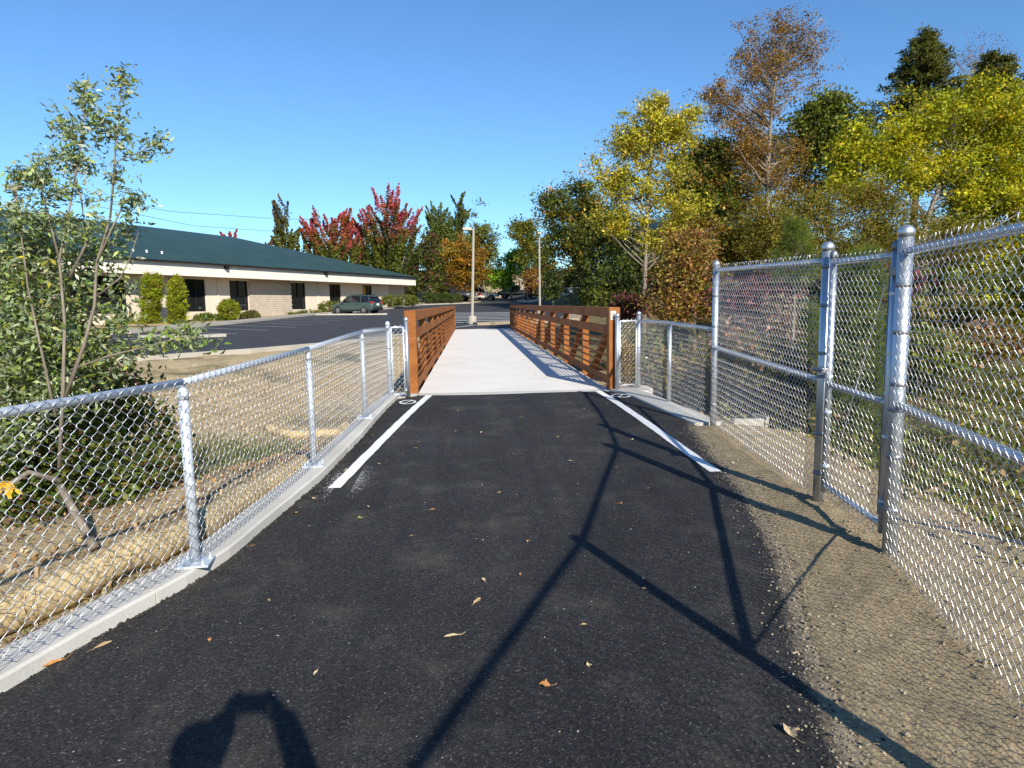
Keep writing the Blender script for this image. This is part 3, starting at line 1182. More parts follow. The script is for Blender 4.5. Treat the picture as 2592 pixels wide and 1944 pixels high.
# ------------------------------------------------------------------ lamp posts
def lamp_post(label, x, y, z, h, head=True):
    t = thing('lamp_post', label, 'lamp post', (x, y, z))
    MB().lathe((0, 0, -0.1), [(0.29, 0), (0.285, 0.55), (0.26, 0.6)], 16).build('concrete_base', WALK, t)
    m = MB()
    m.tube([(0, 0, 0.49), (0.01, 0, h)], [0.085, 0.062], 4)
    m.build('pole', LAMPM, t)
    MB().box((0, 0, 0.52), (0.26, 0.26, 0.03)).build('base_plate', LAMPM, t)
    if head:
        MB().bar((0.02, 0, h - 0.06), (-0.16, 0, h - 0.05), 0.06, 0.06).build('arm', LAMPM, t)
        MB().box((-0.42, 0, h - 0.03), (0.56, 0.34, 0.17)).build('lamp_head', LAMPM, t, bevel=0.02)
        MB().box((-0.42, 0, h - 0.122), (0.42, 0.26, 0.01)).build('lens', simple('lamp_lens', (0.5, 0.5, 0.48), 0.2), t)
    return t


lp = lamp_post('beige square lamp post with boxy head on a round concrete foot past the bridge', 0.08, 44.4, lot_z(0.1, 44.4), 6.15)
lp.rotation_euler = (0, R(2.0), R(4))
lp2 = lamp_post('slim grey lamp post standing among the trees right of the lot', at(1166, 640, 60).x, 60, lot_z(5, 60) + 0.1, 7.0, False)
MB().box((0, -0.3, 6.95), (0.3, 0.55, 0.16)).build('lamp_head', LAMPM, lp2, bevel=0.02)

# ------------------------------------------------------------------ left building
BA, BB = Vector((-19.2, 52.0, 0)), Vector((-6.5, 82.0, 0))
bu = (BB - BA).normalized()
bn = Vector((-bu.y, bu.x, 0))
BL = (BB - BA).length
bld = thing('office_building', 'long beige single storey office with green hip roof across the parking lot', 'building')
ZF0, ZF1 = 3.84, 4.81
OV = 1.6          # overhang: fascia stands this far in front of the wall


def bp(s, t, z):
    p = BA + bu * s + bn * t
    return Vector((p.x, p.y, z))


def wall_s(px_full, t=OV):
    d = _r * ((px_full - CXP) / FPX) - _u * ((760 - CYP) / FPX) + _f
    d = Vector((d.x, d.y))
    o = BA + bn * t
    # solve k*d = o + s*bu
    det = d.x * (-bu.y) - d.y * (-bu.x)
    k = (o.x * (-bu.y) - o.y * (-bu.x)) / det
    return (Vector((d.x * k - o.x, d.y * k - o.y, 0))).dot(bu)


def bbox(m, s0, s1, t0, t1, z0, z1):
    vs = [bp(s, t, z) for s in (s0, s1) for t in (t0, t1) for z in (z0, z1)]
    return m.add(vs, [(0, 1, 3, 2), (4, 6, 7, 5), (0, 4, 5, 1), (2, 3, 7, 6), (0, 2, 6, 4), (1, 5, 7, 3)])


S0, S1 = -27.0, BL
W = 27.0
wins = [(150, 322), (430, 522), (583, 630), (738, 775), (835, 864), (919, 943)]
wr_ = [(wall_s(a), wall_s(b)) for a, b in wins]
ZS, ZH = 1.28, 3.72
# front wall built round its window openings
cuts = sorted(wr_)
cm = (wall_s(631), wall_s(737))
cm2 = (wall_s(984), wall_s(1022))
sE = wall_s(1024)
spans = []
prev = S0 + 1.2
for a, b in cuts:
    spans.append((prev, a))
    prev = b
spans.append((prev, sE))
for a, b in spans:
    bbox(MB(), a, b, OV, OV + 0.3, -0.6, ZF0).build('wall', WALLM, bld)
for a, b in cuts:
    bbox(MB(), a, b, OV, OV + 0.3, -0.6, ZS).build('wall', WALLM, bld)
    bbox(MB(), a, b, OV, OV + 0.3, ZH, ZF0).build('wall', WALLM, bld)
    w = bbox(MB(), a, b, OV + 0.17, OV + 0.2, ZS, ZH).build('window', GLASS, bld)
    n = 1 if (b - a) < 3 else 3
    for k in range(n + 2):
        s = a + 0.04 + (b - a - 0.08) * k / (n + 1)
        bbox(MB(), s - 0.04, s + 0.04, OV + 0.10, OV + 0.165, ZS, ZH).build('mullion', FRAME, w)
    bbox(MB(), a + 0.04, b - 0.04, OV + 0.105, OV + 0.16, ZS, ZS + 0.08).build('sill_bar', FRAME, w)
    bbox(MB(), a + 0.04, b - 0.04, OV + 0.108, OV + 0.158, ZS + 0.62, ZS + 0.68).build('transom', FRAME, w)
# posters in the last window
a, b = wr_[5]
bbox(MB(), a + 0.1, (a + b) / 2 - 0.1, OV + 0.16, OV + 0.168, ZS + 1.35, ZS + 2.3).build('poster', simple('yellow_poster', (0.45, 0.32, 0.02), 0.6), bld)
bbox(MB(), (a + b) / 2 + 0.08, b - 0.12, OV + 0.16, OV + 0.168, ZS + 0.1, ZS + 1.2).build('poster', simple('pale_poster', (0.45, 0.5, 0.52), 0.6), bld)
bbox(MB(), a + 0.1, (a + b) / 2 - 0.1, OV + 0.16, OV + 0.168, ZS + 0.1, ZS + 1.2).build('poster', simple('blue_poster', (0.12, 0.28, 0.34), 0.6), bld)
# split-face block panels laid block by block
def block_panel(s0, s1, z0, z1):
    bbox(MB(), s0, s1, OV - 0.05, OV - 0.002, z0, z1).build('mortar_bed', JOINT, bld)
    bw, bh = 0.40, 0.20
    me = None
    rows = int((z1 - z0) / bh)
    nb = int((s1 - s0) / bw)
    bw = (s1 - s0) / nb
    me = MB()
    sz = (bw - 0.014, 0.05, bh - 0.014)
    meshes = []
    for v in range(3):
        mm = MB().box((0, 0, 0), sz)
        q = [(x + random.uniform(-.004, .004), y + random.uniform(-.006, .006), z + random.uniform(-.003, .003)) for x, y, z in mm.v]
        mm.v = q
        meshes.append(mm.mesh('block', BLOCKM))
    ang = math.atan2(bu.y, bu.x)
    for r_ in range(rows):
        for k in range(nb):
            off = bw / 2 if r_ % 2 else 0
            s = s0 + bw * (k + 0.5) + off
            if s + bw / 2 > s1 + 0.01:
                continue
            o = obj('block', random.choice(meshes), bld)
            p = bp(s, OV - 0.06, z0 + bh * (r_ + 0.5))
            o.location = p
            o.rotation_euler = (0, 0, ang)


block_panel(cm[0], cm[1], 0.4, ZF0 - 0.05)
bbox(MB(), cm2[0], cm2[1], OV - 0.06, OV - 0.002, 0.5, ZF0 - 0.01).build('block_pier', BLOCKM, bld)
# recessed entry at the far end, soffit, fascia
bbox(MB(), sE, S1 + 3.0, OV + 3.2, OV + 3.5, 0.0, ZF0).build('entry_wall', WALLM, bld)
bbox(MB(), sE + 1.0, sE + 3.2, OV + 3.12, OV + 3.18, 1.2, ZF0 - 0.3).build('entry_door', GLASS, bld)
bbox(MB(), S0, S1 - 0.02, 0.13, OV + 6, ZF0 + 0.02, ZF0 + 0.12).build('soffit', WALLM, bld)
bbox(MB(), S0, S1, 0.0, 0.12, ZF0, ZF1).build('fascia', FASC, bld)
bbox(MB(), S1 - 0.12, S1, 0.125, W - 0.125, ZF0, ZF1).build('fascia', FASC, bld)
bbox(MB(), S0 + 1.0, S1 - 1.5, W - 1.4, W - 1.2, -0.6, ZF0).build('wall', WALLM, bld)
bbox(MB(), S1 - 1.5, S1 - 1.25, 6, W - 1.2, -0.6, ZF0).build('wall', WALLM, bld)
bbox(MB(), S0 + 1.0, S0 + 1.19, OV, W - 1.2, -0.6, ZF0).build('wall', WALLM, bld)
# hip roof with standing seams
ZR, HW = 9.0, 14.2
e = 0.25
rp = [bp(S0 - e, -e, ZF1), bp(S1 + e, -e, ZF1), bp(S1 + e, W + e + 1.4, ZF1), bp(S0 - e, W + e + 1.4, ZF1), bp(S0 + HW, HW, ZR), bp(S1 - HW, HW, ZR)]
roof = MB().add(rp, [(0, 1, 5, 4), (1, 2, 5), (2, 3, 4, 5), (3, 0, 4)]).build('roof', ROOFM, bld)
bbox(MB(), S0 - e, S1 + e, -e - 0.06, -e + 0.02, ZF1 - 0.10, ZF1 + 0.012).build('gutter', FRAME, bld)
nseam = 60
m = MB()
for k in range(1, nseam):
    s = S0 + (S1 - S0) * k / nseam
    tmax = HW if S0 + HW < s < S1 - HW else (HW * (S1 - s) / HW if s >= S1 - HW else HW * (s - S0) / HW)
    z1 = ZF1 + (ZR - ZF1) * tmax / (HW + e)
    m.bar(bp(s, -e, ZF1 + 0.03), bp(s, tmax - 0.05, z1 + 0.03), 0.05, 0.05)
kind(m.build('roof_seam', ROOFM, roof), 'stuff')
for (px, py) in ((430, 549), (381, 635), (347, 640), (419, 620)):
    s = wall_s(px, 2.0)
    t = 2.0 if py > 600 else 11
    z = ZF1 + (ZR - ZF1) * (t + e) / (HW + e)
    q = bp(s, t, z)
    MB().lathe((q.x, q.y, q.z - 0.1), [(0.06, 0), (0.06, 0.2), (0.08, 0.22), (0.07, 0.26), (0.02, 0.28)], 8).build('roof_vent', WHITE, roof)
for px in (583, 833):
    s = wall_s(px, -0.3)
    bbox(MB(), s - 0.12, s + 0.12, -0.30, -0.02, ZF1 - 0.35, ZF1 - 0.12).build('scupper', FRAME, bld)
for px in (552, 806):
    s = wall_s(px)
    q0 = bp(s, OV - 0.05, 0.4)
    MB().tube([q0, (q0.x, q0.y, ZF0)], 0.04, 6).build('downspout', WALLM, bld)

# far building seen between the trunks
fb = thing('far_building', 'tan block building glimpsed behind the trucks and orange trees', 'building')
c0 = at(905, 600, 112)
MB().box((2, 118, 4.2), (34, 8, 5.0)).build('wall', simple('tan_block_wall', (0.34, 0.26, 0.19), 0.9, 0, 0.1, 1.0), fb)
MB().box((2, 118, 6.95), (35.5, 9.4, 0.5)).build('roof', ROOFM, fb)
for k in range(5):
    MB().box((-10 + 5.5 * k, 113.96, 3.8), (2.2, 0.1, 2.2)).build('window', GLASS, fb)

# building on the right hill
rb = thing('hillside_building', 'tan building with teal roof half hidden by trees on the right', 'building')
p0, p1 = at(1400, 522, 62), at(1690, 508, 56)
zb = p0.z
d_ = (Vector((p1.x, p1.y, 0)) - Vector((p0.x, p0.y, 0)))
ang = math.atan2(d_.y, d_.x)
cx_, cy_ = (p0.x + p1.x) / 2, (p0.y + p1.y) / 2
L_ = d_.length
MB().box((cx_, cy_ + 4.5, zb - 3.2), (L_, 8, 5.6), rz=ang).build('wall', WALLM, rb)
MB().box((cx_, cy_ + 4.0, zb), (L_ + 1.5, 10, 0.75), rz=ang).build('fascia', FASC, rb)
mm = Matrix.Translation((cx_, cy_ + 4.0, zb + 0.38)) @ Matrix.Rotation(ang, 4, 'Z')
hl = (L_ + 2) / 2
vs = [mm @ Vector(v) for v in ((-hl, -5.3, 0), (hl, -5.3, 0), (hl, 5.3, 0), (-hl, 5.3, 0), (-hl + 4, 0, 2.4), (hl - 4, 0, 2.4))]
MB().add(vs, [(0, 1, 5, 4), (1, 2, 5), (2, 3, 4, 5), (3, 0, 4)]).build('roof', simple('teal_roof', (0.05, 0.13, 0.14), 0.5, 0, 0.1), rb)
for k in range(6):
    q = mm @ Vector((-hl + 2.5 + k * (2 * hl - 5) / 5, -0.0, -2.9))
    q2 = Matrix.Rotation(ang, 3, 'Z') @ Vector((0, -3.55, 0))
    MB().box((q.x + q2.x, q.y + q2.y, q.z - 0.5), (1.6, 0.08, 1.7), rz=ang).build('window', GLASS, rb)

# ------------------------------------------------------------------ utility pole and wires
up = thing('utility_pole', 'grey wooden utility pole with crossarm rising behind the left building', 'utility pole', (0, 0, 0))
q = at(34, 405, 74)
MB().tube([(q.x, q.y, 0.5), (q.x - 0.1, q.y, q.z + 0.4)], [0.2, 0.15], 8).build('pole', POLEW, up, smooth=True)
MB().box((q.x - 0.1, q.y - 0.2, q.z), (1.7, 0.14, 0.42)).build('crossarm', POLEW, up)
for k in (-0.7, -0.35, 0.35, 0.7):
    MB().lathe((q.x - 0.1 + k, q.y - 0.2, q.z + 0.21), [(0.05, 0), (0.07, 0.08), (0.05, 0.16), (0.02, 0.2)], 8).build('insulator', FITT, up)
for lab, pts in (('upper thin power line crossing the sky above the green roof', ((34, 398), (370, 457), (620, 474), (800, 470))),
                 ('lower thin power line just above the green roof', ((34, 410), (420, 488), (640, 503), (800, 500)))):
    P = [at(px, py, 74 + 16 * i) for i, (px, py) in enumerate(pts)]
    cv = []
    for a, b in zip(P, P[1:]):
        cv += [a.lerp(b, t / 6) for t in range(6)]
    cv.append(P[-1])
    o = MB().tube(cv, 0.022, 4).build('power_line', BLACK)
    tag(o, lab, 'power line')


# ------------------------------------------------------------------ vehicles
def loft(stations, mat, name, parent, smooth=True):
    """stations: (x, [(halfwidth, z), ...]) from bottom to top; mirrored into closed rings"""
    m = MB()
    n = len(stations[0][1])
    for x, prof in stations:
        for (w, z) in prof:
            m.v.append((x, -w, z))
        for (w, z) in reversed(prof):
            m.v.append((x, w, z))
    k = 2 * n
    for i in range(len(stations) - 1):
        for j in range(k):
            j2 = (j + 1) % k
            m.f.append((i * k + j, (i + 1) * k + j, (i + 1) * k + j2, i * k + j2))
    m.f.append(tuple(range(k)))
    m.f.append(tuple((len(stations) - 1) * k + j for j in range(k))[::-1])
    o = m.build(name, mat, parent, smooth=False, bevel=0.03)
    return o


def wheel(parent, x, y, r, w, rimmat):
    sd = 1 if y > 0 else -1
    t = MB().lathe((x, y, r), [(r * 0.66, -w / 2), (r * 0.95, -w / 2), (r, -w * 0.3), (r, w * 0.3), (r * 0.95, w / 2), (r * 0.66, w / 2)], 20, 'Y').build('wheel', BLACK, parent, smooth=False)
    m = MB().lathe((x, y + sd * w * 0.42, r), [(r * 0.66, -0.02), (r * 0.64, 0.02), (r * 0.2, 0.0), (r * 0.15, 0.03)], 20, 'Y')
    m.build('rim', rimmat, t)
    ms = MB()
    for k in range(5):
        a = 2 * math.pi * k / 5
        ms.bar((x + r * 0.15 * math.cos(a), y + sd * (w * 0.5 + 0.012), r + r * 0.15 * math.sin(a)), (x + r * 0.6 * math.cos(a), y + sd * (w * 0.5 + 0.012), r + r * 0.6 * math.sin(a)), 0.05, 0.05)
    ms.build('spokes', rimmat, t)
    # wheel arch
    MB().lathe((x, y - sd * 0.02, r + 0.02), [(r * 1.17, -w * 0.44), (r * 1.17, w * 0.44)], 20, 'Y').build('wheel_arch', BLACK, parent)


def suv(name, label, loc, rz, paint, cat='car', L=4.55, Wd=1.78, Ht=1.68, lights=True):
    t = thing(name, label, cat, loc, rz)
    h = Wd / 2
    hl = L / 2

    def body(x, zl, zt, k):
        return (x, [(h * k * 0.90, zl), (h * k * 0.99, zl + (zt - zl) * 0.25), (h * k, zl + (zt - zl) * 0.6), (h * k * 0.97, zt - 0.06), (h * k * 0.90, zt)])
    st = [body(-hl, 0.45, 0.95, 0.86), body(-hl + 0.12, 0.30, 1.02, 0.95), body(-hl + 0.5, 0.24, 1.04, 1.0), body(0, 0.22, 1.03, 1.0), body(hl - 1.45, 0.22, 1.02, 1.0), body(hl - 1.0, 0.22, 1.0, 0.99), body(hl - 0.45, 0.25, 0.93, 0.95), body(hl - 0.12, 0.32, 0.82, 0.88), body(hl, 0.42, 0.70, 0.78)]
    loft(st, paint, 'body', t)

    def cab(x, zb, zt, k):
        z2 = zb + (zt - zb)
        return (x, [(h * k, zb), (h * (k - 0.13 * (zt - zb) / 0.6), z2 - 0.02), (h * (k - 0.18 * (zt - zb) / 0.6), z2)])
    loft([cab(-hl + 0.10, 0.98, 1.10, 0.92), cab(-hl + 0.42, 0.98, Ht - 0.16, 0.94), cab(-hl + 0.70, 0.98, Ht - 0.08, 0.95), cab(-0.2, 0.98, Ht - 0.05, 0.95), cab(0.35, 0.98, Ht - 0.09, 0.95), cab(1.12, 0.98, 1.06, 0.94)], CGLASS, 'window_glass', t)
    hr = h * 0.80
    m = MB()
    xs = [(-hl + 0.30, Ht - 0.10), (-hl + 0.62, Ht - 0.04), (-0.2, Ht), (0.30, Ht - 0.045), (0.48, Ht - 0.12)]
    for x, z in xs:
        m.v += [(x, -hr, z - 0.05), (x, -hr * 0.9, z), (x, hr * 0.9, z), (x, hr, z - 0.05), (x, 0, z - 0.09)]
    for i in range(len(xs) - 1):
        for j in range(5):
            j2 = (j + 1) % 5
            m.f.append((i * 5 + j, (i + 1) * 5 + j, (i + 1) * 5 + j2, i * 5 + j2))
    m.f += [(0, 1, 2, 3, 4), tuple(len(xs) * 5 - 5 + j for j in range(5))[::-1]]
    m.build('roof', paint, t)
    for sd in (-1, 1):
        wb, wt = h * 0.955, h * 0.80
        for (xb, xt) in ((1.08, 0.40), (0.02, 0.0), (-1.02, -1.0), (-hl + 0.28, -hl + 0.50)):
            MB().bar((xb, sd * wb, 1.0), (xt, sd * wt, Ht - 0.08), 0.055 if xb < 1 else 0.07, 0.05).build('pillar', paint, t)
        MB().tube([(-1.6, sd * hr * 0.92, Ht - 0.02), (-1.5, sd * hr * 0.92, Ht + 0.03), (0.1, sd * hr * 0.92, Ht + 0.035), (0.2, sd * hr * 0.92, Ht - 0.02)], 0.018, 6).build('roof_rail', BLACK, t)
        MB().box((0.82, sd * (h + 0.09), 1.02), (0.12, 0.2, 0.14)).build('mirror', paint, t, bevel=0.02)
        for xw in (-hl + 0.92, hl - 0.88):
            wheel(t, xw, sd * (h - 0.09), 0.335, 0.22, CHROME)
        MB().box((-hl + 0.10, sd * (h * 0.80), 0.98), (0.16, 0.28, 0.20)).build('tail_light', REDL, t, bevel=0.02)
        MB().box((hl - 0.17, sd * (h * 0.66), 0.72), (0.18, 0.34, 0.14)).build('headlight', simple('headlight_lens', (0.6, 0.5, 0.4), 0.15), t, bevel=0.02)
        for xd in (0.25, -0.72):
            MB().box((xd, sd * (h + 0.012), 0.88), (0.16, 0.03, 0.03)).build('door_handle', paint, t)
        MB().box((-0.05, sd * (h * 0.985), 0.27), (2.3, 0.05, 0.11)).build('sill', BLACK, t)
    MB().box((-hl - 0.02, 0, 0.45), (0.10, Wd * 0.86, 0.22)).build('bumper', BLACK, t, bevel=0.03)
    MB().box((-hl - 0.015, 0, 0.82), (0.03, 0.36, 0.16)).build('licence_plate', WHITE, t)
    MB().box((hl - 0.02, 0, 0.45), (0.10, Wd * 0.74, 0.2)).build('bumper', BLACK, t, bevel=0.03)
    return t


def pickup(name, label, loc, rz, paint, extra=None):
    t = thing(name, label, 'pickup truck', loc, rz)
    L, h = 5.8, 0.98
    hl = L / 2

    def body(x, zl, zt, k):
        return (x, [(h * k * 0.93, zl), (h * k, zl + (zt - zl) * 0.3), (h * k, zl + (zt - zl) * 0.75), (h * k * 0.95, zt)])
    loft([body(-0.45, 0.45, 1.18, 1.0), body(0.9, 0.45, 1.18, 1.0), body(1.3, 0.45, 1.17, 1.0), body(hl - 0.35, 0.48, 1.10, 0.97), body(hl, 0.55, 1.0, 0.92)], paint, 'body', t)
    loft([body(-hl, 0.55, 1.20, 0.97), body(-hl + 0.1, 0.52, 1.22, 1.0), body(-0.5, 0.52, 1.22, 1.0)], paint, 'cargo_bed', t)
    MB().box((-hl + 1.2, 0, 1.225), (2.1, 1.6, 0.02)).build('bed_opening', BLACK, t)

    def cab(x, zt, k):
        return (x, [(h * k, 1.12), (h * (k - 0.15 * (zt - 1.12) / 0.7), zt)])
    loft([cab(-0.42, 1.70, 0.95), cab(-0.2, 1.86, 0.95), cab(0.55, 1.86, 0.95), cab(1.25, 1.2, 0.95)], CGLASS, 'window_glass', t)
    MB().box((0.15, 0, 1.875), (0.95, h * 1.52, 0.07)).build('roof', paint, t, bevel=0.03)
    for sd in (-1, 1):
        for xb, xt in ((1.2, 0.6), (0.25, 0.25), (-0.4, -0.35)):
            MB().bar((xb, sd * h * 0.955, 1.13), (xt, sd * h * 0.81, 1.86), 0.07, 0.06).build('pillar', paint, t)
        for xw in (-hl + 1.05, hl - 0.95):
            wheel(t, xw, sd * (h - 0.12), 0.40, 0.27, FITT)
        MB().box((hl - 0.05, sd * h * 0.72, 0.88), (0.14, 0.34, 0.2)).build('headlight', simple('headlight_clear', (0.6, 0.6, 0.58), 0.15), t)
        MB().box((-hl + 0.02, sd * h * 0.86, 1.0), (0.08, 0.18, 0.34)).build('tail_light', REDL, t)
        MB().box((0.9, sd * (h + 0.13), 1.25), (0.12, 0.24, 0.22)).build('mirror', BLACK, t, bevel=0.02)
    MB().box((hl + 0.03, 0, 0.62), (0.16, 1.85, 0.26)).build('bumper', FITT, t, bevel=0.03)
    MB().box((-hl - 0.05, 0, 0.62), (0.16, 1.8, 0.2)).build('bumper', FITT, t, bevel=0.03)
    MB().box((hl + 0.01, 0, 0.9), (0.06, 1.1, 0.3)).build('grille', BLACK, t)
    if extra:
        for sd in (-1, 1):
            MB().box((0.35, sd * (h + 0.004), 0.88), (0.62, 0.012, 0.36)).build('door_sign', simple('red_sign', (0.55, 0.06, 0.05), 0.5), t)
    return t


PG = mat_paint('green_car_paint', (0.050, 0.085, 0.078))
PB = mat_paint('blue_car_paint', (0.030, 0.045, 0.075))
PK = mat_paint('black_car_paint', (0.012, 0.013, 0.015))
PW = mat_paint('white_car_paint', (0.72, 0.72, 0.70))
q = at(771, 678, 62)
suv('parked_car', 'dark green estate car parked by the hedge in front of the office', (q.x, 62, lot_z(q.x, 62) + 0.02), R(180 - 26), PG)
q = at(1032, 645, 97)
pickup('pickup_truck', 'white pickup with a red door sign parked beyond the lamp post', (q.x, 97, lot_z(q.x, 97) + 0.02), R(-8), PW, True)
q = at(1114, 645, 98)
pickup('pickup_truck', 'black pickup parked nose away beside the white pickup', (q.x + 0.4, 98.5, lot_z(q.x, 98.5) + 0.02), R(172), PK)
q = at(1255, 630, 78)
suv('parked_car', 'dark blue estate car on the raised lot behind the oak trunk', (q.x, 78, at(1255, 636, 78).z), R(6), PB, Wd=1.85, Ht=1.6)
q = at(1158, 640, 86)
suv('parked_car', 'black car mostly hidden behind the slim lamp post and shrubs', (q.x, 86, lot_z(q.x, 86) + 0.02), R(80), PK)



# ------------------------------------------------------------------ vegetation
def hit(px, py):
    """where the line of sight through a photo pixel meets the land"""
    o = Vector((0, 0, EYE))
    d = at(px, py, 1.0) - o
    t = 1.0
    while t < 150:
        p = o + d * t
        if p.z < land(p.x, p.y):
            return p
        t += 0.03 + t * 0.002
    return p


def unit(n):
    v = rng.normal(size=(n, 3))
    return v / np.linalg.norm(v, axis=1)[:, None]


def leaves(name, P, L, Wr, col, mat, parent, up=0.35, droop=0.0, fold=0.18, vary=0.5):
    n = len(P)
    d = unit(n)
    d[:, 2] = d[:, 2] * 0.8 - droop
    d /= np.linalg.norm(d, axis=1)[:, None]
    nr = unit(n)
    nr[:, 2] += up * np.sign(nr[:, 2] + 1e-6 + 0.6)
    s = np.cross(d, nr)
    s /= np.linalg.norm(s, axis=1)[:, None] + 1e-9
    nn = np.cross(s, d)
    ll = (L * (1 - vary + 2 * vary * rng.random(n)))[:, None]
    ww = ll * Wr
    a = P - d * ll * 0.5
    t = P + d * ll * 0.5 - nn * ll * 0.08
    s1 = P + s * ww * 0.5 + nn * ll * fold * 0.5 - d * ll * 0.06
    s2 = P - s * ww * 0.5 + nn * ll * fold * 0.5 - d * ll * 0.06
    V = np.stack([a, s1, t, s2], 1).reshape(-1, 3)
    F = np.arange(4 * n).reshape(-1, 4)
    c = np.repeat(np.clip(col, 0.003, 0.95), 4, axis=0)
    return np_mesh(name, V, F, mat, parent, False, c)


def pick_cols(n, palette, clump_id=None, nclump=0, jitter=0.18, clump_j=0.25):
    """palette: list of (rgb, weight); colour varies leaf by leaf and clump by clump"""
    w = np.array([p[1] for p in palette], float)
    w /= w.sum()
    cols = np.array([p[0] for p in palette])
    if clump_id is None:
        k = rng.choice(len(cols), n, p=w)
        c = cols[k]
    else:
        kc = rng.choice(len(cols), nclump, p=w)
        k = kc[clump_id]
        rnd = rng.random(n) < 0.35
        k = np.where(rnd, rng.choice(len(cols), n, p=w), k)
        c = cols[k] * (1 + clump_j * rng.normal(size=nclump)[clump_id])[:, None].clip(0.5, 1.6)
    return c * (1 + jitter * rng.normal(size=(n, 1))).clip(0.4, 1.7) * (1 + 0.06 * rng.normal(size=(n, 3)))


def blobs_world(blobs, Y, depth=0.85):
    out = []
    k = mpp(Y)
    for b in blobs:
        cx, cy, rx, ry = b[:4]
        dy = b[4] if len(b) > 4 else 0.0
        wt = b[5] if len(b) > 5 else 1.0
        c = at(cx, cy, Y + dy)
        k2 = mpp(Y + dy)
        out.append((np.array(c), np.array([rx * k2, (rx + ry) / 2 * k2 * depth, ry * k2]), wt))
    return out


def clump_centres(bw, n, shell=0.65, boughs=0):
    wts = np.array([(b[1][0] * b[1][2]) ** 0.9 * b[2] for b in bw])
    wts /= wts.sum()
    ids = rng.choice(len(bw), n, p=wts)
    u = unit(n)
    r = np.where(rng.random(n) < shell, 0.72 + 0.28 * rng.random(n), rng.random(n) ** 0.5 * 0.8)
    C0 = np.array([bw[i][0] + bw[i][1] * u[j] * r[j] for j, i in enumerate(ids)])
    if boughs:              # clumps gather round boughs, leaving uneven gaps between them
        ns = max(4, n // boughs)
        sup = rng.integers(ns, size=n)
        rad = np.array([bw[i][1] for i in ids])
        C1 = C0[:ns][sup] + rng.normal(size=(n, 3)) * rad[:ns][sup] * 0.30
        keep = rng.random(n) < 0.22
        C0 = np.where(keep[:, None], C0, C1)
    return C0, ids


def limb_path(a, b, sag=0.15, n=5):
    a, b = Vector(a), Vector(b)
    L = (b - a).length
    off = Vector((random.uniform(-1, 1), random.uniform(-1, 1), random.uniform(-0.2, 0.8))) * L * sag
    return [a.lerp(b, i / n) + off * math.sin(math.pi * i / n) + Vector((random.uniform(-1, 1), random.uniform(-1, 1), random.uniform(-1, 1))) * L * 0.02 for i in range(n + 1)]


